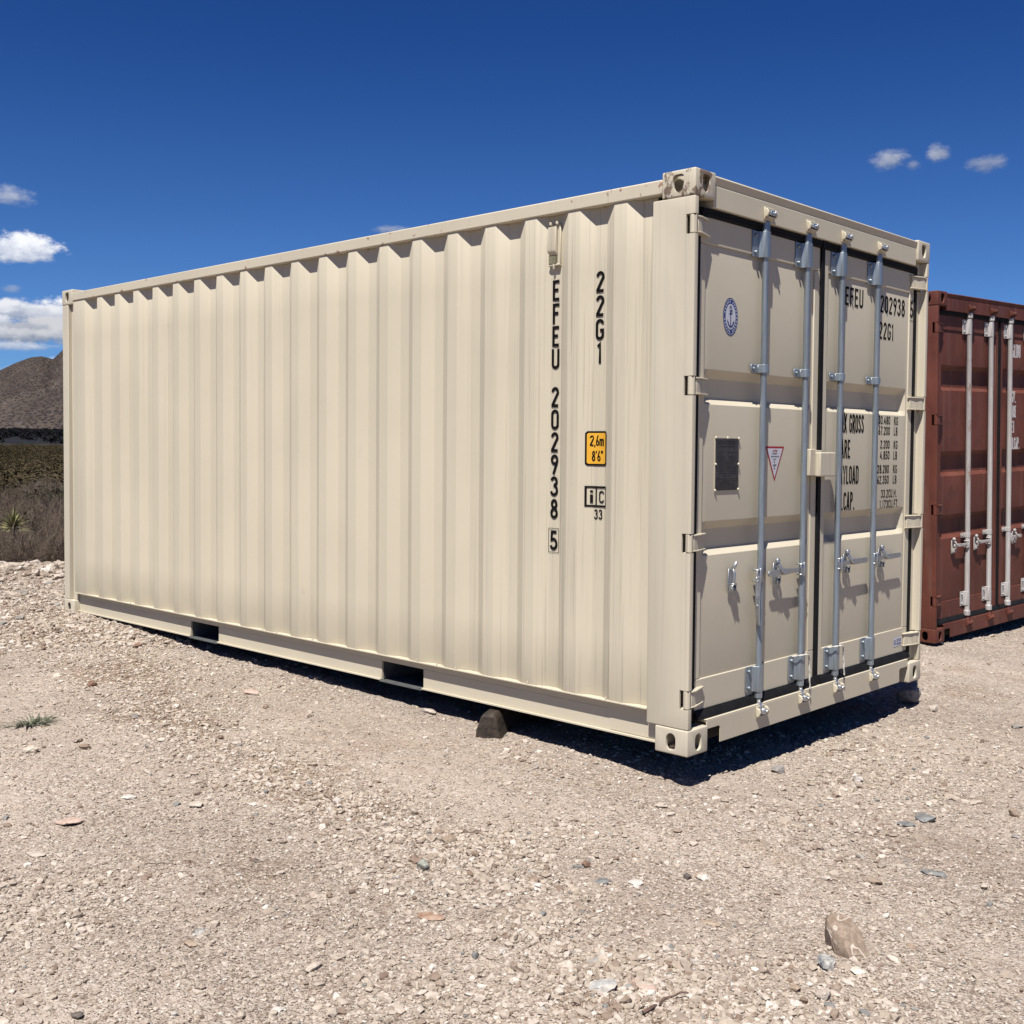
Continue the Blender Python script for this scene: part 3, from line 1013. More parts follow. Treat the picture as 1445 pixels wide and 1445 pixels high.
# round emblem
def disc(mb, cx, cz, r0, r1, put, lay=0, n=40, sx=1.0):
    if r0 <= 0:
        mb.add([put(cx + sx * r1 * math.cos(2 * math.pi * k / n), cz + r1 * math.sin(2 * math.pi * k / n), lay) for k in range(n)], [tuple(range(n))])
    else:
        vs = [put(cx + sx * r * math.cos(2 * math.pi * k / n), cz + r * math.sin(2 * math.pi * k / n), lay) for r in (r0, r1) for k in range(n)]
        mb.add(vs, [(k, (k + 1) % n, n + (k + 1) % n, n + k) for k in range(n)])


ex, ez = 0.374, 1.980
EX = 0.72
em = MB()
disc(em, ex, ez, 0, .087, pd, sx=EX)
emb = em.build('round_emblem', M_BLUE, door_l, recalc=False)
m = MB()
disc(m, ex, ez, .079, .0815, put_door(.0018), sx=EX)
disc(m, ex, ez, 0, .059, put_door(.0018), sx=EX)
for k in range(26):
    t = 2 * math.pi * k / 26
    if k % 7 == 6: continue
    a, b = .065, .0745
    dt = .075
    pp = put_door(.0018)
    m.add([pp(ex + EX * r * math.cos(t + s), ez + r * math.sin(t + s), 0) for r, s in ((a, -dt), (b, -dt), (b, dt * .3), (a, dt * .6))], [(0, 1, 2, 3)])
m.build('emblem_ring', M_STWHITE, emb, recalc=False)
m = MB()
pp = put_door(.0026)
S_ = lambda pts, w: ribbon(m, [(ex + EX * a, ez + b) for a, b in pts], w, pp, 0)
S_([(0, .030), (0, -.046)], .006)
S_([(-.018, .012), (.018, .016)], .005)
pp = put_door(.0030)
S_(arc(0, -.012, .034, .034, 200, 340, 12), .007)
S_([(-.040, -.016), (-.033, -.030)], .005)
S_([(.040, -.016), (.033, -.030)], .005)
S_(arc(-.002, .036, .010, .013, 30, 330, 8), .0045)
S_([(.004, .030), (.016, .026), (.012, .042)], .0045)
m.build('emblem_anchor', M_BLUE, emb, recalc=False)

# data plate with rivets
pl_x0, pl_x1, pl_z0, pl_z1 = .258, .462, 1.172, 1.422
m = MB().box(pl_x0, pl_x1, .0485, .0518, pl_z0, pl_z1)
plate = m.build('data_plate', M_CREAM, door_l)
m = MB().box(pl_x0 + .005, pl_x1 - .005, .0470, .0483, pl_z0 + .005, pl_z1 - .005)
face = m.build('plate_face', M_PLATE, plate)
m = MB()
rp_ = random.Random(8)
pq = put_door(.0006, .0470)
def dash(x0, x1, z, h=.0035):
    m.add([pq(x0, z, 0), pq(x1, z, 0), pq(x1, z + h, 0), pq(x0, z + h, 0)], [(0, 1, 2, 3)])
def words(x0, x1, z, h=.0035, lo=.008, hi=.022):
    x = x0
    while x < x1 - .006:
        w_ = min(rp_.uniform(lo, hi), x1 - x)
        dash(x, x + w_, z, h)
        x += w_ + .0035
for z in (1.402, 1.391): words(.280, .445, z, .0045)
words(.305, .420, 1.377, .0045)
for k in range(9):
    words(.272, .335 + rp_.uniform(-.01, .01), 1.352 - k * .011)
    if k != 1: words(.365, .450 - rp_.uniform(0, .02), 1.352 - k * .011)
words(.285, .440, 1.252, .004)
words(.315, .405, 1.241, .004)
for k in range(6): words(.270, .450 - rp_.uniform(0, .03), 1.228 - k * .0095)
m.build('plate_text', M_PLATETXT, plate, recalc=False)
for x, z in ((pl_x0 + .004, pl_z1 - .002), (.360, pl_z1 - .002), (pl_x1 - .006, pl_z1 - .004), (pl_x0 + .004, 1.298), (pl_x1 - .006, 1.298), (pl_x0 + .002, pl_z0 + .006), (pl_x1 - .006, pl_z0 + .008)):
    m = MB().cyl((x, .0475, z), (x, .041, z), .0075, .0035, 10)
    m.build('rivet', M_CREAM, plate)

# warning triangle
def tri(x0, x1, z1, z0, lift, mtl, name, parent):
    c = (x0 + x1) / 2
    q = put_door(lift)
    return MB().add([q(x0, z1, 0), q(c, z0, 0), q(x1, z1, 0)], [(0, 1, 2)]).build(name, mtl, parent, recalc=False)


t_ = tri(.703, .880, 1.383, 1.212, .0012, M_REDPR, 'warning_sticker', door_l)
tri(.719, .864, 1.373, 1.230, .0018, M_STWHITE, 'sticker_face', t_)
m = MB()
text_into(m, 'ATTENTION', .7915, 1.356, .010, put_door(.0024), .85, .2, .12, 'c')
m.build('lettering', M_REDPR, t_, recalc=False)
m = MB()
pq = put_door(.0024)
for z, w_ in ((1.345, .050), (1.331, .074), (1.317, .030), (1.304, .018), (1.290, .032), (1.284, .026), (1.272, .018)):
    words(.7915 - w_ / 2, .7915 + w_ / 2, z, .005, .004, .012)
m.build('fine_print', M_PLATETXT, t_, recalc=False)

# small white sticker low on the right leaf
q = put_door(.0012, .045)
st = MB().add([q(2.150, .222, 0), q(2.262, .222, 0), q(2.262, .276, 0), q(2.150, .276, 0)], [(0, 1, 2, 3)]).build('small_sticker', M_STWHITE, door_r, recalc=False)
m = MB()
q = put_door(.0018, .045)
disc(m, 2.170, .249, .008, .013, q, 0, 16)
ribbon(m, [(2.163, .236), (2.182, .243)], .006, q, .0004)
pq = q
for z in (.259, .250, .238, .230): words(2.194, 2.254, z, .005, .006, .016)
m.build('fine_print', M_BLUE, st, recalc=False)

# lock box over the seam
MB().box(1.045, 1.100, -.004, .0445, 1.236, 1.372).box(1.100, 1.215, .022, .0445, 1.240, 1.366).build('lock_plate', M_CREAM, door_l, bevel=.004)
MB().prism([(1.1035, -.030), (1.1035, .021), (1.300, .021), (1.300, .004), (1.262, -.030)], 1.232, 1.356, axis=2).build('lock_box', M_CREAM, door_r, bevel=.006, segs=3)


# cords tied round the lower brackets
def cord(parent, bx, drop):
    m = MB()
    z = .327
    path = [(bx - .062, .034, z - .004), (bx - .035, -.004, z + .004), (bx, -.016, z + .006), (bx + .030, -.010, z - .004), (bx + .042, -.004, z - .022), (bx + .046, -.006, z - .070)]
    n = 8
    for k in range(n):
        path.append((bx + .046 + .003 * math.sin(k * 1.3), -.008 - .002 * k / n, z - .070 - drop * (k + 1) / n))
    P = [Vector(p) for p in path]
    fine = []
    for a, b in zip(P, P[1:]):
        for t in np.linspace(0, 1, 6)[:-1]: fine.append(a.lerp(b, t))
    fine.append(P[-1])
    for ph in (0, math.pi):
        m.tube([p + Vector((math.cos(i * .9 + ph) * .0022, math.sin(i * .9 + ph) * .0022, math.sin(i * .9 + ph) * .0015)) for i, p in enumerate(fine)], .0026, 6)
    m.build('cord', M_ROPE, parent)


cord(door_l, 1.028, .11)
cord(door_r, 1.397, .09)

# ---- the red container behind on the right
red = empty('shipping_container')
tag(red, 'weathered oxide red high-cube shipping container standing behind the cream one', 'shipping container', 'shipping containers parked on the gravel')
ax = Vector((0.99697311, -0.07426504, 0.02300703)).normalized()
ay = Vector((0.07438314, 0.99722038, -0.00431931)); ay = (ay - ax * ay.dot(ax)).normalized()
az = ax.cross(ay)
red.matrix_world = Matrix(((ax.x, ay.x, az.x, 4.9957), (ax.y, ay.y, az.y, .98137), (ax.z, ay.z, az.z, -.22296), (0, 0, 0, 1)))
SR = dict(SC)
SR.update(cream=False, rail=M_RED, trim=M_RED, H=2.896, wall=M_RED, post=M_RED, door=M_RED, casting=M_RED2, casting_worn=M_RED2, hinges=(0.347, 1.105, 1.845, 2.598),
          bands=((0.880, 1.010), (1.405, 1.545), (2.120, 2.262)), band_depth=.042, bars=(0.600, 1.010, 1.388, 1.80), rods=[M_OLDROD2, M_OLDROD, M_OLDROD, M_OLDROD], rod_r=.0215,
          bracket=M_OLDROD, keeper=M_RED2, brk_top=2.632, brk_bot=.315, clamps=(.860,), handle_z=.785, handles=(-1, -1, 1, 1), handle_len=.25, handle_m=M_OLDROD)
red_r = build_container(red, SR)
paint_line(red_r, M_WHITE, 'GLDU', 1.498, 2.410, .120, pd, .60, .16, .09, 'l')
for s, z, x_ in (('MGW.', 2.000, 1.455), ('TARE', 1.868, 1.463), ('NET', 1.728, 1.463), ('CU.CAP.', 1.578, 1.468)):
    paint_line(red_r, M_WHITE, s, x_, z, .108, pd, .50, .15, .07, 'l')


# ------------------------------------------------------------------ ground
class VN:
    """tileable value noise on a lattice"""
    def __init__(self, seed):
        self.g = np.random.RandomState(seed).rand(256, 256)

    def __call__(self, x, y):
        xi = np.floor(x).astype(int); yi = np.floor(y).astype(int)
        fx = x - xi; fy = y - yi
        fx = fx * fx * (3 - 2 * fx); fy = fy * fy * (3 - 2 * fy)
        g = self.g
        a = g[xi & 255, yi & 255]; b = g[(xi + 1) & 255, yi & 255]
        c = g[xi & 255, (yi + 1) & 255]; d = g[(xi + 1) & 255, (yi + 1) & 255]
        return (a * (1 - fx) + b * fx) * (1 - fy) + (c * (1 - fx) + d * fx) * fy


N1, N2, N3, N4 = VN(1), VN(2), VN(3), VN(4)


def fbm(x, y, s, oct=4, N=N1):
    r = 0; a = .5; t = 0
    for k in range(oct):
        r = r + a * N(x * s + 17.3 * k, y * s - 9.1 * k); t += a
        a *= .5; s *= 2.03
    return r / t


def sstep(a, b, x):
    t = np.clip((x - a) / (b - a), 0, 1)
    return t * t * (3 - 2 * t)


def ridge_m(x, y):
    c = np.interp(y, [-4, -1, 0, 1.5, 4.6, 6.5], [-2.1, -1.62, -1.32, -1.30, -.42, .0])
    w_ = np.interp(y, [-3, 0, 3, 6], [.22, .24, .34, .6])
    return np.exp(-((x - c + .25 * (fbm(x, y, 1.3, 2, N2) - .5)) / w_) ** 2) * sstep(.30, .55, fbm(x, y, 1.9, 3, N4) + .08)


def pad_d(x, y):
    return np.hypot(x + 4.135, y + 2.823)


def ground_z(x, y, fine=True):
    x = np.asarray(x, float); y = np.asarray(y, float)
    d = pad_d(x, y)
    z = -0.15 + 0.0235 * np.clip(y, 0, 6.5) + 0.012 * np.clip(y, -4, 0) - 0.010 * np.clip(x, 0, 2.6) - 0.036 * np.clip(x - 2.6, 0, 3.4)
    far = sstep(12.5, 16.5, d)
    # rim of the pad, then lower natural ground that climbs slowly
    rim = np.exp(-((d - 12.75 - 0.4 * (fbm(x, y, .5, 2, N2) - .5)) / .55) ** 2) * 0.10
    nat = -0.32 + 0.0012 * np.clip(d - 20, 0, 280) + 0.0150 * np.clip(d - 300, 0, 5000)
    z = z * (1 - far) + nat * far + rim
    # low windrow of loose gravel and tracks on the pad
    u = (x * .80 + y * .60)
    near = 1 - sstep(12.2, 13.4, d)
    z = z + near * 0.050 * (fbm(x, y, .55, 3, N3) - .5)
    z = z + near * (0.030 * ridge_m(x, y) - 0.018 * np.exp(-((x + 2.35) / .30) ** 2) - 0.012 * np.exp(-((x + .72 + .1 * y) / .28) ** 2) * sstep(3.5, 1.5, y))
    z = z + 0.028 * (fbm(x, y, 3.2, 3, N2) - .5)
    if fine:
        z = z + near * (0.017 * (fbm(x, y, 15., 3, N4) - .5) + 0.0055 * (N1(x * 75, y * 75) - .5))
        z = z + far * sstep(30, 60, d) * 0.5 * (fbm(x, y, .08, 3, N1) - .5)
    return z


def axis_pts(a, b, st, far, g=1.12):
    pts = list(np.arange(a, b, st))
    s = st; x = pts[-1]
    while x < far:
        s = min(s * g, 400); x += s; pts.append(x)
    s = st; x = a
    lo = []
    while x > -far:
        s = min(s * g, 400); x -= s; lo.append(x)
    return np.array(lo[::-1] + pts)


def mesh_np(name, V, F, material, smooth=True):
    me = bpy.data.meshes.new(name)
    V = np.asarray(V, np.float32); F = np.asarray(F, np.int32)
    k = F.shape[1]
    me.vertices.add(len(V)); me.vertices.foreach_set('co', V.ravel())
    me.loops.add(F.size); me.loops.foreach_set('vertex_index', F.ravel())
    me.polygons.add(len(F))
    me.polygons.foreach_set('loop_start', np.arange(0, F.size, k, dtype=np.int32))
    me.polygons.foreach_set('loop_total', np.full(len(F), k, np.int32))
    me.update(calc_edges=True)
    me.materials.append(material)
    if smooth: me.shade_smooth()
    else: me.shade_flat()
    o = bpy.data.objects.new(name, me)
    COL.objects.link(o)
    return o


def ground_mat():
    def f(w, bs):
        at = w.n('ShaderNodeAttribute'); at.attribute_name = 'ridge'; at.attribute_type = 'GEOMETRY'
        rg = at.outputs['Fac']
        tc = w.n('ShaderNodeTexCoord')
        co = tc.outputs['Object']
        sep = w.n('ShaderNodeSeparateXYZ'); w.put(sep.inputs[0], co)
        # coarse tone of the pad: pink-beige caliche with browner damp patches
        big = w.noise(co, 0.9, 5, 0.6)
        mid = w.noise(co, 5.0, 5, 0.65)
        c = w.mix(w.step(big, .35, .68), (0.372, 0.302, 0.250, 1), (0.498, 0.420, 0.352, 1))
        c = w.mix(w.m('MULTIPLY', w.step(mid, .52, .72), .45), c, (0.330, 0.265, 0.208, 1))
        st = w.noise(w.mapping(co, (1, 1, 1), (5.3, 2.2, 0)), 1.6, 6, 0.7)
        c = w.mix(w.m('MULTIPLY', w.step(w.m('ADD', st, w.m('MULTIPLY', rg, .20)), .575, .74), .75), c, (0.215, 0.150, 0.105, 1))
        dust = w.m('MULTIPLY', w.step(w.noise(w.mapping(co, (1.2, .55, 1), (2, 9, 0)), .9, 5, .62), .42, .58), w.m('SUBTRACT', 1.0, rg), clamp=True)
        c = w.mix(w.m('MULTIPLY', dust, .60), c, (0.500, 0.428, 0.362, 1))
        keepchip = w.m('SUBTRACT', 1.0, w.m('MULTIPLY', dust, .68))
        # chips of several sizes
        for sc, amt in ((42, .62), (95, .72), (190, .60)):
            vo = w.n('ShaderNodeTexVoronoi')
            w.put(vo.inputs['Vector'], co)
            vo.inputs['Scale'].default_value = sc
            rr2 = w.n('ShaderNodeSeparateColor'); w.put(rr2.inputs[0], vo.outputs['Color'])
            sh = w.ramp(rr2.outputs[0], [(0, (0.165, 0.130, 0.105)), (.25, (0.30, 0.245, 0.198)), (.55, (0.445, 0.380, 0.312)), (.83, (0.585, 0.522, 0.445)), (1, (0.70, 0.66, 0.60))])
            pick = w.m('MULTIPLY', w.m('MULTIPLY', w.step(rr2.outputs[1], .35, .5), amt), keepchip)
            c = w.mix(pick, c, sh)
            edge = w.step(vo.outputs['Distance'], 0.0, 0.62)
            if sc == 42: h = w.m('MULTIPLY', w.m('SUBTRACT', 1.0, edge), w.m('MULTIPLY', pick, 1.2))
            else: h = w.m('ADD', h, w.m('MULTIPLY', w.m('SUBTRACT', 1.0, edge), w.m('MULTIPLY', rr2.outputs[2], .9 if sc < 150 else .45)))
        broad = w.noise(w.mapping(co, (1.0, .6, 1), (1, 4, 0)), .75, 4, .6)
        c = w.mix(1.0, c, w.mix(w.step(broad, .34, .66), (0.86, 0.835, 0.82, 1), (1.06, 1.045, 1.035, 1)), 'MULTIPLY')
        patch = w.m('MULTIPLY', w.step(w.m('ADD', w.noise(w.mapping(co, (1, .7, 1), (8, 3, 0)), 1.9, 5, .65), w.m('MULTIPLY', rg, .16)), .54, .70), w.m('ADD', .50, w.m('MULTIPLY', rg, .35)))
        c = w.mix(patch, c, w.mix(1.0, c, (0.64, 0.545, 0.47, 1), 'MULTIPLY'))
        # natural soil beyond the pad
        geo = w.m('SQRT', w.m('ADD', w.m('POWER', w.m('ADD', sep.outputs[0], 4.135), 2.0), w.m('POWER', w.m('ADD', sep.outputs[1], 2.823), 2.0)))
        soil = w.mix(w.noise(co, .6, 5, .6), (0.11, 0.082, 0.060, 1), (0.20, 0.155, 0.115, 1))
        c = w.mix(w.step(geo, 13.3, 14.4), c, soil)
        # scrub-covered plain seen edge on
        plain = w.mix(w.step(w.noise(co, .03, 5, .6), .4, .62), (0.075, 0.062, 0.034, 1), (0.11, 0.088, 0.052, 1))
        c = w.mix(w.step(geo, 60, 170), c, plain)
        band = w.mix(w.step(w.noise(co, .012, 4, .6), .4, .62), (0.010, 0.011, 0.013, 1), (0.020, 0.020, 0.022, 1))  # cloud shadow on the far plain, painted into the ground colour
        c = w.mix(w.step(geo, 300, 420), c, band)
        w.put(bs.inputs['Base Color'], c)
        bs.inputs['Roughness'].default_value = .95
        bs.inputs['Specular IOR Level'].default_value = .1
        bump(w, bs, h, 1.0, 0.009)
    return mat('caliche gravel ground', f)


gx = axis_pts(-4.6, 7.2, 0.024, 7500)
gy = axis_pts(-2.6, 11.6, 0.024, 7500)
X, Y = np.meshgrid(gx, gy, indexing='ij')
Z = ground_z(X, Y)
ni, nj = X.shape
V = np.stack([X.ravel(), Y.ravel(), Z.ravel()], 1)
ii, jj = np.meshgrid(np.arange(ni - 1), np.arange(nj - 1), indexing='ij')
b0 = (ii * nj + jj).ravel()
F = np.stack([b0, b0 + nj, b0 + nj + 1, b0 + 1], 1)
ground = mesh_np('ground', V, F, ground_mat())
ground['kind'] = 'structure'
at = ground.data.attributes.new('ridge', 'FLOAT', 'POINT')
at.data.foreach_set('value', ridge_m(X, Y).ravel().astype(np.float32))


# ------------------------------------------------------------------ hills
def hill_mat():
    def f(w, bs):
        co = objco(w)
        rot = w.n('ShaderNodeVectorRotate', rotation_type='Z_AXIS')
        w.put(rot.inputs['Vector'], co)
        rot.inputs['Angle'].default_value = 0.42
        co = w.mapping(rot.outputs[0], (1, .18, .9))
        n = w.noise(co, .010, 6, .65)
        c = w.mix(w.step(n, .35, .66), (0.066, 0.051, 0.043, 1), (0.112, 0.088, 0.073, 1))  # slope tones darkened for the cloud shade over the hills
        vo = w.n('ShaderNodeTexVoronoi'); w.put(vo.inputs['Vector'], co); vo.inputs['Scale'].default_value = .17
        c = w.mix(w.step(vo.outputs['Distance'], .62, .25), c, (0.032, 0.028, 0.027, 1))
        n2 = w.noise(co, .05, 4, .7)
        c = w.mix(w.m('MULTIPLY', w.step(n2, .56, .7), .6), c, (0.150, 0.125, 0.112, 1))
        w.put(bs.inputs['Base Color'], c)
        bs.inputs['Roughness'].default_value = .95
        bs.inputs['Specular IOR Level'].default_value = .05
        bump(w, bs, n2, 1.0, 12)
    return mat('dry scrub mountainside', f)


def interp(a, pts):
    xs = [p[0] for p in pts]; ys = [p[1] for p in pts]
    return np.interp(a, xs, ys)


# ridge outline as (azimuth, tangent of elevation)
FAR = [(-.3, .015), (.10, .030), (.25, .028), (.33, .040), (.388, .0585), (.400, .0650), (.412, .0700), (.420, .0712), (.4255, .0700), (.4285, .0690), (.436, .0770), (.45, .088), (.50, .105), (.60, .11), (.75, .085), (.95, .04), (1.3, .02)]
MID = [(-.3, .012), (.2, .014), (.34, .020), (.388, .0335), (.405, .041), (.425, .048), (.436, .053), (.46, .062), (.52, .074), (.65, .062), (.9, .03), (1.3, .012)]
azs = np.linspace(-.3, 1.3, 1000)
rads = np.linspace(1500, 4600, 110)
A, Rr = np.meshgrid(azs, rads, indexing='ij')
HX = -4.135 + Rr * np.sin(A); HY = -2.823 + Rr * np.cos(A)
zc = 1.366
hf = interp(A, FAR); hm = interp(A, MID)
far_r, mid_r = 3700., 2500.
base_t = 0.0122
zf = zc + hf * far_r
zm = zc + hm * mid_r
floor_z = zc + base_t * Rr - 6
def ridge(r, rc, wn, wf): return np.where(r < rc, np.clip(1 - (rc - r) / wn, 0, 1), np.clip(1 - (r - rc) / wf, 0, 1))
rf_ = ridge(Rr, far_r, 1500, 1400) ** 1.15
rm_ = ridge(Rr, mid_r, 850, 700) ** 1.0
Zh = np.maximum(floor_z + (zf - (zc + base_t * far_r - 6)) * rf_, floor_z + (zm - (zc + base_t * mid_r - 6)) * rm_)
rough = (fbm(HX, HY, 1 / 260., 5, N2) - .5) * 26 * np.clip((Zh - floor_z) / 60, 0, 1) * (1 - .75 * np.clip(rf_ ** 6, 0, 1))
Zh = Zh + rough
gul = np.abs(fbm(HX, HY, 1 / 130., 3, N3) - .5) * 16 * np.clip((Zh - floor_z) / 60, 0, 1) * (1 - np.clip(rf_ ** 6, 0, 1))
Zh = Zh - gul
ni, nj = HX.shape
V = np.stack([HX.ravel(), HY.ravel(), Zh.ravel()], 1)
ii, jj = np.meshgrid(np.arange(ni - 1), np.arange(nj - 1), indexing='ij')
b0 = (ii * nj + jj).ravel()
F = np.stack([b0, b0 + 1, b0 + nj + 1, b0 + nj], 1)
hills = mesh_np('hills', V, F, hill_mat())
hills['kind'] = 'structure'


# ------------------------------------------------------------------ stones
def ico(sub):
    bm = bmesh.new()
    bmesh.ops.create_icosphere(bm, subdivisions=sub, radius=1.0)
    v = np.array([q.co[:] for q in bm.verts]); f = np.array([[a.index for a in p.verts] for p in bm.faces])
    bm.free()
    return v, f


I1, I2, I3 = ico(1), ico(2), ico(3)


def stone_mat(name, stops, rough=.9, vein=None):
    def f(w, bs):
        at = w.n('ShaderNodeAttribute'); at.attribute_name = 'tone'; at.attribute_type = 'GEOMETRY'
        c = w.ramp(at.outputs['Fac'], stops)
        co = objco(w)
        n = w.noise(co, 55, 4, .65)
        c = w.mix(w.m('MULTIPLY', w.step(n, .4, .7), .35), c, w.mix(1.0, c, (.62, .56, .50, 1), 'MULTIPLY'))
        w.put(bs.inputs['Base Color'], c)
        bs.inputs['Roughness'].default_value = rough
        bs.inputs['Specular IOR Level'].default_value = .15
        bump(w, bs, n, .5, .004)
    return mat(name, f)


M_STONE = stone_mat('gravel stones', [(0, (0.17, 0.125, 0.10)), (.10, (0.255, 0.185, 0.14)), (.30, (0.365, 0.298, 0.238)), (.55, (0.475, 0.405, 0.330)), (.80, (0.58, 0.505, 0.430)), (.93, (0.66, 0.61, 0.55)), (1, (0.235, 0.235, 0.225))])


def gravel(name, n, smin, smax, region, seed, base, flat=(.35, .8), sink=.35, pw=2.2):
    rs = np.random.RandomState(seed)
    P = region(rs, n)
    x, y = P[:, 0], P[:, 1]
    z = ground_z(x, y)
    s = smin + (smax - smin) * rs.rand(len(x)) ** pw
    bv, bf = base
    nb = len(bv)
    Vv = np.empty((len(x), nb, 3))
    jit = 1 + rs.normal(0, .22, (len(x), nb, 1))
    sc = np.stack([rs.uniform(.7, 1.35, len(x)), rs.uniform(.6, 1.0, len(x)), rs.uniform(flat[0], flat[1], len(x))], 1)
    L = bv[None] * np.clip(jit, .55, 1.5) * sc[:, None, :]
    # small tilt then spin
    t = rs.normal(0, .30, len(x)); ct, st_ = np.cos(t)[:, None], np.sin(t)[:, None]
    Ly = L[..., 1] * ct - L[..., 2] * st_; Lz = L[..., 1] * st_ + L[..., 2] * ct
    a = rs.rand(len(x)) * 6.283; ca, sa = np.cos(a)[:, None], np.sin(a)[:, None]
    Vv[..., 0] = (L[..., 0] * ca - Ly * sa) * s[:, None] / 2 + x[:, None]
    Vv[..., 1] = (L[..., 0] * sa + Ly * ca) * s[:, None] / 2 + y[:, None]
    Vv[..., 2] = Lz * s[:, None] / 2 + (z + s * sc[:, 2] * .5 * (1 - 2 * sink))[:, None]
    Fv = (bf[None] + (np.arange(len(x)) * nb)[:, None, None]).reshape(-1, 3)
    o = mesh_np(name, Vv.reshape(-1, 3), Fv, M_STONE, smooth=False)
    tone = np.repeat(np.clip(rs.beta(2.6, 2.4, len(x)) + rs.normal(0, .05, len(x)), 0, .999), nb).astype(np.float32)
    # a handful of blue-grey ones
    blue = np.repeat(rs.rand(len(x)) < .010, nb)
    tone[blue] = 1.0
    at = o.data.attributes.new('tone', 'FLOAT', 'POINT')
    at.data.foreach_set('value', tone)
    o['kind'] = 'stuff'
    return o


def in_frame_region(rmin, rmax, dens=True, a0=.26, a1=1.30, clump=0.55):
    def f(rs, n):
        out = []
        tot = 0
        while tot < n:
            k = n
            a = a0 + (a1 - a0) * rs.rand(k)
            r = np.sqrt(rmin ** 2 + (rmax ** 2 - rmin ** 2) * rs.rand(k)) if not dens else rmin * (rmax / rmin) ** (rs.rand(k) ** 0.85)
            x = -4.135 + r * np.sin(a); y = -2.823 + r * np.cos(a)
            d = fbm(x, y, 1.4, 3, N3) * .6 + fbm(x, y, .45, 2, N2) * .4
            band = ridge_m(x, y)    # loose windrow beside the container
            keep = rs.rand(k) < np.clip(((1 - clump) + clump * sstep(.44, .60, d)) * (.62 - .25 * clump) + band * (.3 + .7 * clump), 0, 1)
            inside = (x > .1) & (x < 2.3) & (y > .3) & (y < 5.7)
            keep &= ~(inside & (rs.rand(k) < .7))
            keep &= r < 13.6
            out.append(np.stack([x[keep], y[keep]], 1)); tot += keep.sum()
        return np.concatenate(out)[:n]
    return f


gravel('gravel', 120000, .005, .016, in_frame_region(2.6, 13.8, True, clump=.45), 11, I1, pw=1.4)
gravel('gravel', 26000, .012, .036, in_frame_region(2.6, 14.2, True, clump=.92), 12, I1, pw=2.6)
gravel('gravel', 520, .028, .060, in_frame_region(2.8, 14.3, True, clump=.9), 13, I2, flat=(.3, .6), pw=2.8)


# loose stones piled on the rim of the pad
def rim_region(rs, n):
    a = .24 + .35 * rs.rand(n)
    r = 12.75 + rs.normal(0, .35, n)
    return np.stack([-4.135 + r * np.sin(a), -2.823 + r * np.cos(a)], 1)


gravel('gravel', 2600, .02, .12, rim_region, 14, I2, flat=(.4, .8), sink=.25, pw=2.2)
def left_far(rs, n):
    a = .30 + .24 * rs.rand(n)
    r = 8.2 + 4.8 * rs.rand(n)
    return np.stack([-4.135 + r * np.sin(a), -2.823 + r * np.cos(a)], 1)
gravel('gravel', 9000, .012, .055, left_far, 15, I1, flat=(.4, .8), sink=.3, pw=2.0)


def rock(label, x, y, w, h, d, cols, seed=1, rot=0., blocky=.0, sink=.2, tilt=0., cat='rock', vein=False, name='rock', flat_top=0.):
    """one stone: w across, d deep, h tall, in metres; cols = (dark, light)"""
    rs = np.random.RandomState(seed)
    bv, bf = I3
    v = bv.copy()
    if blocky:
        m_ = np.max(np.abs(v), axis=1, keepdims=True)
        v = v * (1 - blocky) + (v / m_) * blocky * .82
    # chop planes for an angular, broken look
    for k in range(9):
        nrm = rs.normal(0, 1, 3); nrm /= np.linalg.norm(nrm)
        off = rs.uniform(.50, .80)
        dd = v @ nrm - off
        v = v - np.where(dd > 0, dd, 0)[:, None] * nrm * .94
    v = v * (1 + .04 * rs.normal(0, 1, (len(v), 1)))
    v = v / np.abs(v).max(axis=0)
    if flat_top: v[:, 2] = np.clip(v[:, 2], -1, 1 - flat_top)
    v = v * np.array([w, d, h]) / 2
    ct, st_ = math.cos(tilt), math.sin(tilt)
    v = np.stack([v[:, 0], v[:, 1] * ct - v[:, 2] * st_, v[:, 1] * st_ + v[:, 2] * ct], 1)
    zmin = v[:, 2].min()
    me = bpy.data.meshes.new(name)
    me.from_pydata([tuple(q) for q in v], [], [tuple(int(i) for i in q) for q in bf])
    lo, hi = cols
    key = 'rock ' + label[:30]

    def f(wn, bs):
        co = objco(wn)
        n = wn.noise(co, 22, 5, .65)
        c = wn.mix(wn.step(n, .36, .64), lo, hi)
        c = wn.mix(wn.m('MULTIPLY', wn.step(wn.noise(co, 90, 3, .6), .55, .7), .4), c, tuple(min(1, q * 1.25) for q in hi))
        if vein:
            v1 = wn.noise(wn.mapping(co, (1, 1, 1), (1.7, .3, .2)), 16, 3, .6)
            vn = wn.step(wn.m('ABSOLUTE', wn.m('SUBTRACT', v1, .5)), .035, .012)
            c = wn.mix(vn, c, (.66, .58, .48, 1))
        wn.put(bs.inputs['Base Color'], c)
        bs.inputs['Roughness'].default_value = .88
        bs.inputs['Specular IOR Level'].default_value = .2
        bump(wn, bs, n, .6, .006)
    me.materials.append(mat(key, f))
    me.shade_smooth()
    me.set_sharp_from_angle(angle=math.radians(22))
    o = bpy.data.objects.new(name, me)
    COL.objects.link(o)
    o.location = (x, y, float(ground_z(x, y, False)) - zmin - sink * h)
    o.rotation_euler = (0, 0, rot)
    tag(o, label, cat, 'loose rocks lying on the gravel')
    return o


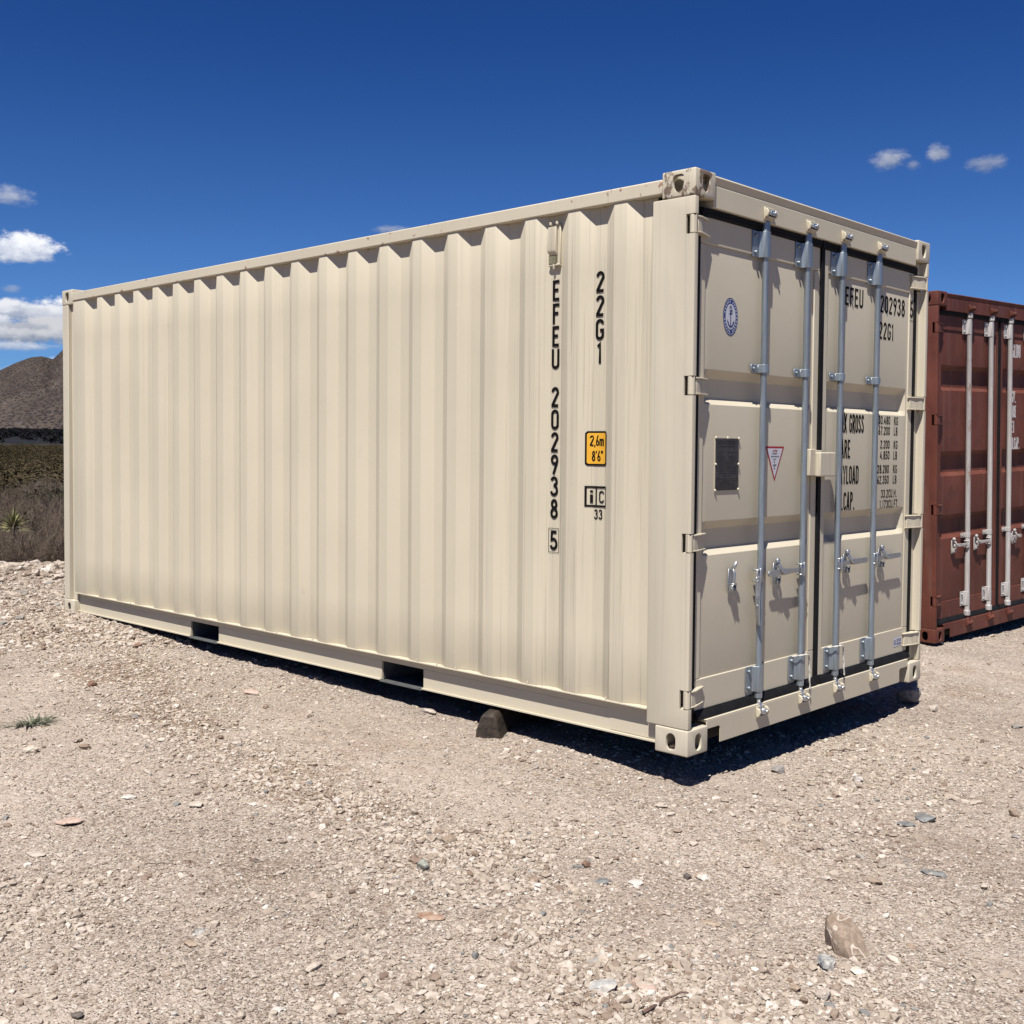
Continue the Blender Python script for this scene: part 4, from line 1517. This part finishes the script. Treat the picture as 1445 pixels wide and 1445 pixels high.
TAN = ((0.30, 0.225, 0.165), (0.42, 0.33, 0.25))
PALE = ((0.42, 0.36, 0.30), (0.55, 0.48, 0.41))
WHITE = ((0.50, 0.46, 0.41), (0.64, 0.60, 0.54))
GREY = ((0.24, 0.22, 0.20), (0.36, 0.33, 0.30))
BLUE = ((0.14, 0.142, 0.138), (0.25, 0.25, 0.24))
DARK = ((0.10, 0.085, 0.075), (0.18, 0.15, 0.13))
PINK = ((0.42, 0.30, 0.24), (0.54, 0.42, 0.35))
BROWN = ((0.17, 0.10, 0.07), (0.27, 0.17, 0.12))
rots = 0.75
ROCKS = [
    ('fractured grey and white stone leaning on the large veined rock', -1.095, -1.255, .066, .045, .06, ((0.22, .23, .23), (.62, .58, .52)), dict(blocky=.4, rot=.3)),
    ('chalky white stone lying just behind the large veined rock', -0.746, -1.135, .07, .022, .06, WHITE, dict(sink=.35)),
    ('flat pale greenish chip in front of the large veined rock', -1.056, -1.331, .046, .014, .04, ((.52, .50, .42), (.62, .60, .52)), dict()),
    ('rounded white and grey stone at the bottom edge of the photo', -1.723, -0.912, .092, .045, .08, ((.34, .34, .33), (.58, .54, .48)), dict(sink=.3)),
    ('long flat tan slab right of the rounded white and grey stone', -1.617, -0.961, .115, .016, .05, PINK, dict(rot=-.9, flat_top=.5)),
    ('thin blue grey slate piece, left one of the touching pair', 0.27, -0.887, .066, .016, .07, BLUE, dict(flat_top=.5, rot=.4)),
    ('blue grey slate piece with raised edge, right one of the touching pair', 0.377, -0.92, .088, .026, .07, BLUE, dict(tilt=.35, flat_top=.3, rot=-.4)),
    ('white topped brown stone in the open gravel before the container corner', -0.78, -0.613, .078, .034, .055, ((.36, .27, .2), (.62, .58, .52)), dict(rot=-.6, tilt=.3)),
    ('small dark stone touching the white topped brown stone', -0.828, -0.575, .032, .026, .03, DARK, dict()),
    ('grey tan cube shaped stone close to the shadow of the container corner', 0.602, -0.103, .060, .048, .05, GREY, dict(blocky=.8, rot=.2)),
    ('grey stone with one white face right of the cube shaped stone', 0.748, -0.438, .046, .034, .045, ((.28, .25, .22), (.62, .57, .52)), dict(blocky=.3)),
    ('tan cube shaped stone on the open gravel near the red container', 2.431, -0.086, .058, .055, .05, PALE, dict(blocky=.8, rot=.5)),
    ('tan boulder like stone half way between the timber block and photo bottom', -1.243, 0.219, .066, .044, .055, TAN, dict(rot=.3)),
    ('grey green angular stone left of the brown stained soil', -1.476, 0.104, .062, .046, .05, ((.24, .24, .20), (.42, .43, .38)), dict(blocky=.3, rot=.9)),
    ('pink slab lying flat among loose gravel at the left', -2.13, 1.471, .125, .022, .10, PINK, dict(flat_top=.5, rot=.4, sink=.15)),
    ('long thin cream slab nearest the left edge of the photo', -2.352, 1.255, .085, .012, .06, PALE, dict(flat_top=.5)),
    ('pale rounded stone just below the green weed', -1.842, 2.474, .09, .045, .07, ((.42, .35, .28), (.55, .48, .40)), dict()),
    ('bright white flat stone above the pink slab', -1.82, 1.574, .078, .018, .05, WHITE, dict(flat_top=.4)),
    ('cream chunk, left one of two pale stones below the container side', -1.671, 1.281, .066, .026, .05, PALE, dict(blocky=.4)),
    ('white flat chunk, right one of two pale stones below the container side', -1.506, 1.118, .078, .020, .05, WHITE, dict(flat_top=.4, rot=-.4)),
    ('small brown stone beside the far part of the container bottom', -0.265, 4.378, .078, .036, .05, BROWN, dict(rot=1.2)),
    ('reddish brown round stone alone on the left gravel', -0.994, 3.557, .068, .044, .055, BROWN, dict(rot=.4)),
    ('elongated pinkish stone between the two fork pockets', -0.425, 2.765, .112, .044, .06, PINK, dict(rot=-.3)),
    ('pale flat stone at the edge of the shadow under the container', 0.045, 1.746, .134, .028, .06, PALE, dict(rot=-.9, sink=.1)),
    ('pale slab on the gravel rim, left one of the two largest there', 0.79, 8.88, .18, .075, .14, PALE, dict(flat_top=.3)),
    ('pale wedge on the gravel rim, right one of the two largest there', 0.99, 8.90, .16, .08, .12, PALE, dict(blocky=.3, rot=.7)),
    ('grey triangular stone left of the far container corner', 0.063, 6.951, .078, .07, .07, GREY, dict()),
    ('grey brown pointed stone on the gravel slope at the far left', -0.415, 5.914, .075, .05, .06, GREY, dict(rot=.8)),
    ('small white stone with black base near the bottom left', -2.282, 0.245, .038, .024, .03, ((.12, .11, .10), (.62, .58, .52)), dict()),
    ('tan half buried stone next to the small white and black one', -2.336, 0.208, .05, .022, .04, TAN, dict(sink=.4)),
    ('white pebble at the bottom edge, left of centre', -2.376, -0.298, .038, .02, .03, WHITE, dict()),
    ('dark brown pebble close to the bottom left corner of the photo', -2.79, 0.012, .036, .02, .03, DARK, dict()),
    ('rust coloured flat slab sunk in pale gravel', -1.703, -0.19, .10, .014, .06, ((.26, .15, .10), (.42, .30, .22)), dict(flat_top=.5, rot=-.3)),
    ('cream egg shaped stone below the fractured grey and white stone', -1.268, -1.334, .042, .032, .05, PALE, dict(rot=.6)),
    ('tan rounded stone left of the cream egg shaped stone', -1.287, -1.255, .042, .022, .035, TAN, dict()),
    ('brown flat stone left of the large veined rock', -1.088, -0.845, .064, .018, .04, TAN, dict(flat_top=.4, rot=-.8)),
    ('small white sliver close to the dark stained soil', -1.457, -0.847, .055, .014, .035, WHITE, dict(flat_top=.3, rot=-.7)),
    ('white oval pebble right of the flat slate on the middle gravel', -0.987, -0.465, .055, .018, .04, WHITE, dict()),
    ('blue black flat slate left of the white oval pebble', -1.06, -0.377, .066, .012, .05, BLUE, dict(flat_top=.4)),
    ('dark red brown wedge above the blue black flat slate', -0.996, -0.247, .036, .026, .03, BROWN, dict()),
    ('small tan stone right of the large veined rock', -0.772, -1.369, .034, .022, .03, TAN, dict()),
    ('beige pebble pair shaped lump in the middle right gravel', -0.453, -0.913, .038, .024, .03, PALE, dict()),
    ('tan upright pebble near the right edge of the photo', 0.719, -1.153, .044, .04, .04, TAN, dict(blocky=.3)),
    ('grey half buried pebble below the tan upright pebble', 0.442, -1.259, .045, .02, .035, GREY, dict()),
    ('grey brown flat stone at the right edge level with the container shadow', 2.37, -0.585, .082, .032, .05, GREY, dict(flat_top=.3)),
    ('dark grey rock in the shade below the right bottom corner casting', 2.52, 0.10, .15, .13, .14, GREY, dict(blocky=.4, sink=.1)),
    ('broken blue grey shards in the gravel right of the white topped stone', -0.165, -1.184, .10, .018, .05, BLUE, dict(flat_top=.3, rot=-.7)),
]
for i, (lb, x, y, w_, h_, d_, cols, kw) in enumerate(ROCKS):
    kw = dict(kw)
    kw['rot'] = kw.get('rot', 0) - rots
    o = rock(lb, x, y, w_, h_, d_, cols, seed=40 + i, **kw)


def faceted_rock(label, x, y, pts, cols, rot, seed):
    rs = np.random.RandomState(seed)
    bm = bmesh.new()
    for q in pts: bm.verts.new(q)
    bmesh.ops.convex_hull(bm, input=bm.verts)
    bmesh.ops.bevel(bm, geom=bm.edges[:], offset=.003, segments=2, affect='EDGES')
    bmesh.ops.triangulate(bm, faces=bm.faces)
    bmesh.ops.subdivide_edges(bm, edges=[e for e in bm.edges if e.calc_length() > .02], cuts=2, use_grid_fill=True)
    for v in bm.verts: v.co += Vector(rs.normal(0, .0007, 3))
    me = bpy.data.meshes.new('rock')
    bm.to_mesh(me); bm.free()
    lo, hi = cols

    def f(wn, bs):
        co = objco(wn)
        n = wn.noise(co, 55, 6, .7)
        c = wn.mix(wn.step(n, .36, .64), lo, hi)
        v1 = wn.noise(wn.mapping(co, (1, 1, 1), (1.7, .3, .2)), 11, 2, .5)
        vn = wn.step(wn.m('ABSOLUTE', wn.m('SUBTRACT', v1, .53)), .016, .004)
        c = wn.mix(vn, c, (.58, .50, .42, 1))
        pt = wn.step(wn.noise(co, 14, 5, .7), .60, .66)
        c = wn.mix(wn.m('MULTIPLY', pt, .8), c, (.52, .46, .39, 1))
        wn.put(bs.inputs['Base Color'], c)
        bs.inputs['Roughness'].default_value = .85
        bs.inputs['Specular IOR Level'].default_value = .2
        bump(wn, bs, n, .6, .006)
    me.materials.append(mat('veined rock', f))
    me.shade_smooth()
    me.set_sharp_from_angle(angle=math.radians(30))
    o = bpy.data.objects.new('rock', me)
    COL.objects.link(o)
    o.location = (x, y, float(ground_z(x, y, False)))
    o.rotation_euler = (0, 0, rot)
    tag(o, label, 'rock', 'loose rocks lying on the gravel')


faceted_rock('large tan brown rock crossed by pale veins, biggest stone on the ground', -.985, -1.27,
             [(-.054, .050, .098), (-.034, .070, .104), (.022, .065, .098), (.050, .035, .052), (.056, -.010, .004), (.046, -.012, -.02), (.004, -.036, -.01), (-.006, -.030, .014), (-.040, .012, .030), (-.058, .045, .070), (-.05, .09, .0), (.06, .08, -.01), (.05, .09, .04), (-.05, .09, .08), (-.03, .0, -.02)],
             ((0.235, 0.175, 0.130), (0.36, 0.28, 0.215)), -.80, 5)


# ------------------------------------------------------------------ timber block under the side rail
def wood_mat():
    def f(w, bs):
        co = objco(w)
        n = w.noise(w.mapping(co, (1, 9, 9)), 4, 5, .6)
        c = w.mix(w.step(n, .35, .65), (0.018, 0.012, 0.008, 1), (0.055, 0.036, 0.023, 1))
        w.put(bs.inputs['Base Color'], c)
        bs.inputs['Roughness'].default_value = .75
        bump(w, bs, n, .6, .01)
    return mat('old railway timber', f)


m = MB()
rs = random.Random(4)
prof_b = [(-.070, 0), (.072, 0), (.069, .050), (.042, .128), (.028, .142), (-.030, .142), (-.044, .124), (-.060, .05)]
secs = []
for k, xx in enumerate((-.012, 0.0, .15, .3, .5)):
    s = .93 if k == 0 else 1
    secs.append([(xx + rs.uniform(-.004, .004), a * s, .004 + b * (s if k == 0 else 1) + (0 if b == 0 else rs.uniform(-.003, .003))) for a, b in prof_b])
n = len(prof_b)
vs = [q for s in secs for q in s]
fs = [(i * n + k, i * n + (k + 1) % n, (i + 1) * n + (k + 1) % n, (i + 1) * n + k) for i in range(4) for k in range(n)] + [tuple(range(n))[::-1], tuple(range(4 * n, 5 * n))]
m.add(vs, fs)
blk = m.build('timber_block', wood_mat(), None, bevel=.006)
blk.location = (-.045, 1.185, -.142)
blk.rotation_euler = (0, 0, .50)
tag(blk, 'dark brown timber block propping up the side rail of the cream container', 'timber block')

# ------------------------------------------------------------------ twigs, weed
def twig(label, x, y, ln, ang, bend, col, r=.004, fork=True):
    m = MB()
    rs = random.Random(int(abs(x) * 1000))
    pts = []
    for k in range(9):
        t = k / 8 - .5
        px = t * ln; py = bend * ln * math.sin(t * 3.1 + .4) * .5 + rs.uniform(-.02, .02) * ln
        pts.append((px, py, .004 + .006 * math.sin(k * 1.1) ** 2))
    m.tube(pts, [r * (1 - .6 * k / 8) for k in range(9)], 6)
    if fork:
        p = pts[3]
        m.tube([p, (p[0] + ln * .14, p[1] + ln * .10, .012), (p[0] + ln * .24, p[1] + ln * .13, .008)], [r * .6, r * .45, r * .2], 5)
    o = m.build('twig', simple('dry twig bark ' + label[:12], col, .85, 0, .3, 60), None)
    o.location = (x, y, float(ground_z(x, y, False)) + .004)
    o.rotation_euler = (0, 0, ang)
    tag(o, label, 'twig', 'dry twigs lying on the gravel')


twig('straight grey brown twig near the tan boulder like stone', -1.126, 0.251, .13, -.55, .1, (.14, .09, .065))
twig('thin curved dark twig on the left gravel', -2.102, 0.811, .10, -1.2, .35, (.10, .065, .05), .0022, False)
twig('crooked dark twig on the gravel below the door end', 1.175, -0.157, .15, -1.0, .2, (.12, .08, .06), .0035)
twig('thick bent brown stick at the bottom edge of the photo', -1.66, -1.077, .16, -.55, .45, (.16, .105, .08), .0055, False)

m = MB()
rs = random.Random(21)
for k in range(100):
    a = rs.uniform(0, 6.283); r0 = rs.uniform(0, .035); ln = rs.uniform(.03, .12)
    el_ = rs.uniform(.1, 1.1)
    bx, by = r0 * math.cos(a) * 2.2, r0 * math.sin(a)
    dx, dy, dz = math.cos(a) * math.cos(el_), math.sin(a) * math.cos(el_), math.sin(el_)
    px, py = -dy, dx
    q = math.hypot(px, py) or 1
    px, py = px / q, py / q
    wd = rs.uniform(.0018, .004)
    p1 = (bx + dx * ln * .5, by + dy * ln * .5, dz * ln * .6)
    p2 = (bx + dx * ln, by + dy * ln, dz * ln * .8)
    m.add([(bx - px * wd, by - py * wd, 0), (bx + px * wd, by + py * wd, 0), (p1[0] + px * wd, p1[1] + py * wd, p1[2]), (p1[0] - px * wd, p1[1] - py * wd, p1[2]), p2, (p1[0], p1[1], p1[2] + wd)],
          [(0, 1, 2, 3), (3, 2, 4), (3, 5, 4), (2, 5, 4)])
weed = m.build('weed', simple('grey green weed leaves', (.120, .130, .085), .8, 0, .35, 30), None, recalc=False)
weed.location = (-1.606, 2.991, float(ground_z(-1.606, 2.991, False)) + .003)
weed.scale = (1.25, 1.1, .55)
tag(weed, 'small grey green weed growing in the gravel at the left', 'weed')


# ------------------------------------------------------------------ desert scrub
def twig_shrub(seed, h=1.0, stems=16):
    """list of segments (p0, p1, r0, r1) of a bare, fine-branched bush"""
    rs = np.random.RandomState(seed)
    segs = []
    def grow(p, d, ln, r, lv):
        k = 2 if lv < 2 else 1
        q = p
        for i in range(k):
            d = d + rs.normal(0, .16, 3); d = d / np.linalg.norm(d)
            n_ = q + d * ln / k
            segs.append((q, n_, r * (1 - .3 * i / k), r * (1 - .3 * (i + 1) / k)))
            q = n_
        if lv >= 3: return
        for b in range((4, 3, 3)[lv]):
            dd = d + rs.normal(0, .48, 3); dd[2] = dd[2] + .12
            dd /= np.linalg.norm(dd)
            base = p + (q - p) * rs.uniform(.35, 1)
            grow(base, dd, ln * rs.uniform(.55, .8), r * .6, lv + 1)
    for s in range(stems):
        a = rs.rand() * 6.283; lean = rs.uniform(.1, .85)
        d = np.array([math.cos(a) * lean, math.sin(a) * lean, 1.0]); d /= np.linalg.norm(d)
        grow(np.array([math.cos(a) * .06, math.sin(a) * .06, 0]), d, h * rs.uniform(.28, .42), .0058 * h, 0)
    return segs


def segs_to_mesh(segs):
    P0 = np.array([s[0] for s in segs]); P1 = np.array([s[1] for s in segs])
    r0 = np.array([s[2] for s in segs])[:, None]; r1 = np.array([s[3] for s in segs])[:, None]
    D = P1 - P0; D /= np.linalg.norm(D, axis=1, keepdims=True) + 1e-9
    up = np.tile(np.array([[.3, .2, 1.]]), (len(D), 1))
    A_ = np.cross(D, up); A_ /= np.linalg.norm(A_, axis=1, keepdims=True) + 1e-9
    B_ = np.cross(A_, D)
    vs = []
    for P, r in ((P0, r0), (P1, r1)):
        for k in range(3):
            t = k * 2.0944
            vs.append(P + (A_ * math.cos(t) + B_ * math.sin(t)) * r)
    V_ = np.stack(vs, 1)
    f = np.array([[0, 1, 4, 3], [1, 2, 5, 4], [2, 0, 3, 5]])
    F_ = (f[None] + (np.arange(len(D)) * 6)[:, None, None]).reshape(-1, 4)
    return V_.reshape(-1, 3), F_


def scatter(name, protos, place, material, smooth=False):
    Vs, Fs, off = [], [], 0
    for (x, y, s, a, k, zs) in place:
        v, f = protos[k]
        c, s_ = math.cos(a), math.sin(a)
        z = float(ground_z(x, y)) - .02
        q = np.stack([(v[:, 0] * c - v[:, 1] * s_) * s + x, (v[:, 0] * s_ + v[:, 1] * c) * s + y, v[:, 2] * s * zs + z], 1)
        Vs.append(q); Fs.append(f + off); off += len(v)
    return mesh_np(name, np.concatenate(Vs), np.concatenate(Fs), material, smooth)


def scrub_mat(name, a, b, sc=1.2):
    def f(w, bs):
        co = objco(w)
        n = w.noise(co, sc, 4, .6)
        w.put(bs.inputs['Base Color'], w.mix(w.step(n, .38, .62), a, b))
        bs.inputs['Roughness'].default_value = .9
        bs.inputs['Specular IOR Level'].default_value = .1
    return mat(name, f)


M_TWIG = scrub_mat('grey brush twigs', (0.115, 0.088, 0.066, 1), (0.195, 0.155, 0.122, 1))
M_OLIVE = scrub_mat('olive brush leaves', (0.036, 0.030, 0.015, 1), (0.085, 0.066, 0.036, 1), .11)
M_DARKGREEN = scrub_mat('dark creosote leaves', (0.030, 0.032, 0.018, 1), (0.06, 0.058, 0.030, 1))
protos = [segs_to_mesh(twig_shrub(100 + k, 1.0, 15)) for k in range(5)]
rs = np.random.RandomState(77)
place = []
for k in range(230):
    a = rs.uniform(.27, .60); r = 14.0 + 20 * rs.rand() ** 1.25
    place.append((-4.135 + r * math.sin(a), -2.823 + r * math.cos(a), rs.uniform(.85, 1.25) * (1.12 if r > 17 else .80), rs.rand() * 6.28, rs.randint(5), rs.uniform(.75, 1.0)))
for bx_, by_ in ((1.05, 10.35), (1.45, 10.15), (1.7, 10.6), (1.25, 10.75), (1.95, 10.2)): place.append((bx_, by_, .62, rs.rand() * 6.28, rs.randint(5), .8))
br = scatter('brush', protos, place, M_TWIG)
br['kind'] = 'stuff'


# leafy low bushes: shells of small leaf triangles carried through the crown volume
def leafy(seed, n=900, flat=.62, leaf=.036):
    rs = np.random.RandomState(seed)
    c = rs.normal(0, .22, (14, 3)); c[:, 2] = np.abs(c[:, 2]) * .8 + .18
    k = rs.randint(0, 14, n)
    p = c[k] + rs.normal(0, .115, (n, 3))
    p[:, 2] = np.abs(p[:, 2]) * flat * 1.3
    a = rs.normal(0, 1, (n, 3)); a /= np.linalg.norm(a, axis=1, keepdims=True)
    b = np.cross(a, rs.normal(0, 1, (n, 3))); b /= np.linalg.norm(b, axis=1, keepdims=True)
    s = leaf * rs.uniform(.5, 1.2, (n, 1))
    V_ = np.stack([p - a * s, p + a * s, p + b * s * .9], 1).reshape(-1, 3)
    return V_, np.arange(3 * n).reshape(-1, 3)


lp = [leafy(200 + k) for k in range(4)]
place = []
for k in range(1500):
    a = rs.uniform(.24, .66); r = 34 + 300 * rs.rand() ** 1.7
    place.append((-4.135 + r * math.sin(a), -2.823 + r * math.cos(a), rs.uniform(1.1, 2.1) * (1 + r / 300), rs.rand() * 6.28, rs.randint(4), .62))
for k in range(60):
    a = rs.uniform(.27, .60); r = 20 + 16 * rs.rand()
    place.append((-4.135 + r * math.sin(a), -2.823 + r * math.cos(a), rs.uniform(.9, 1.4), rs.rand() * 6.28, rs.randint(4), .8))
sb = scatter('low_scrub', lp, place, M_OLIVE)
sb['kind'] = 'stuff'
M_CLOUD_SHADE = scrub_mat('distant leaves darkened as cloud shadow', (0.008, 0.009, 0.011, 1), (0.018, 0.018, 0.020, 1), .02)  # near-black leaf colour carries the cloud shadow over the plain
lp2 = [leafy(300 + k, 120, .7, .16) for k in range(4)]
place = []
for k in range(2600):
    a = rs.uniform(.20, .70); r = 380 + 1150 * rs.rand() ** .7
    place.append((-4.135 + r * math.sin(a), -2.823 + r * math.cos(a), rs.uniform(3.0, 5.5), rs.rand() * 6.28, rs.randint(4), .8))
tb = scatter('cloud_shadow_bushes', lp2, place, M_CLOUD_SHADE)  # bushes added to give the painted cloud shadow an uneven top edge
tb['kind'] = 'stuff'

# a darker, denser creosote bush that stands out above the brush
bush = empty('desert_bush', (6.8, 21.2, 0))
bush.location.z = float(ground_z(6.8, 21.2)) - .02
lv, lf = leafy(410, 1500, .8, .035)
o = mesh_np('foliage', lv * np.array([1.35, 1.35, 1.25]), lf, M_DARKGREEN, False)
o.parent = bush
sv, sf = segs_to_mesh(twig_shrub(411, 1.0, 10))
o = mesh_np('stems', sv, sf, M_TWIG, False)
o.parent = bush
tag(bush, 'dark green rounded bush rising out of the grey brush at the left edge', 'bush')

# yucca with sword leaves, yellow at the tips
yx, yy = 1.75, 11.19
ring = []
m = MB()
rs2 = random.Random(9)
for k in range(110):
    a = rs2.uniform(0, 6.283)
    e_ = rs2.uniform(-.25, 1.40)
    ln = rs2.uniform(.20, .36)
    d = Vector((math.cos(a) * math.cos(e_), math.sin(a) * math.cos(e_), math.sin(e_)))
    sdv = Vector((-math.sin(a), math.cos(a), 0))
    up_ = d.cross(sdv)
    b0_ = Vector((0, 0, .16))
    w1 = .014
    pts = [b0_ - sdv * w1 * .6, b0_ + sdv * w1 * .6, b0_ + d * ln * .45 + sdv * w1, b0_ + d * ln * .45 - sdv * w1, b0_ + d * ln, b0_ + d * ln * .45 + up_ * .006]
    m.add(pts, [(0, 1, 2, 3), (2, 4, 5), (3, 5, 4), (2, 5, 3)])
yuc = empty('yucca', (yx, yy, .20))
m.build('leaf_rosette', simple('yellow green sword leaves', (.24, .225, .095), .7, 0, .55, 7), yuc, recalc=False)
MB().tube([(0.01, 0, -.50), (0, 0, -.15), (.01, 0, 0), (0, 0, .18)], [.035, .03, .03, .03], 10).build('trunk', scrub_mat('shaggy dead leaves', (.09, .07, .05, 1), (.16, .13, .10, 1), 20), yuc)
yuc.scale = (.72, .72, .82)
tag(yuc, 'yellow green spiky yucca among the grey brush at the left edge', 'yucca')
print('objects', len(bpy.data.objects))
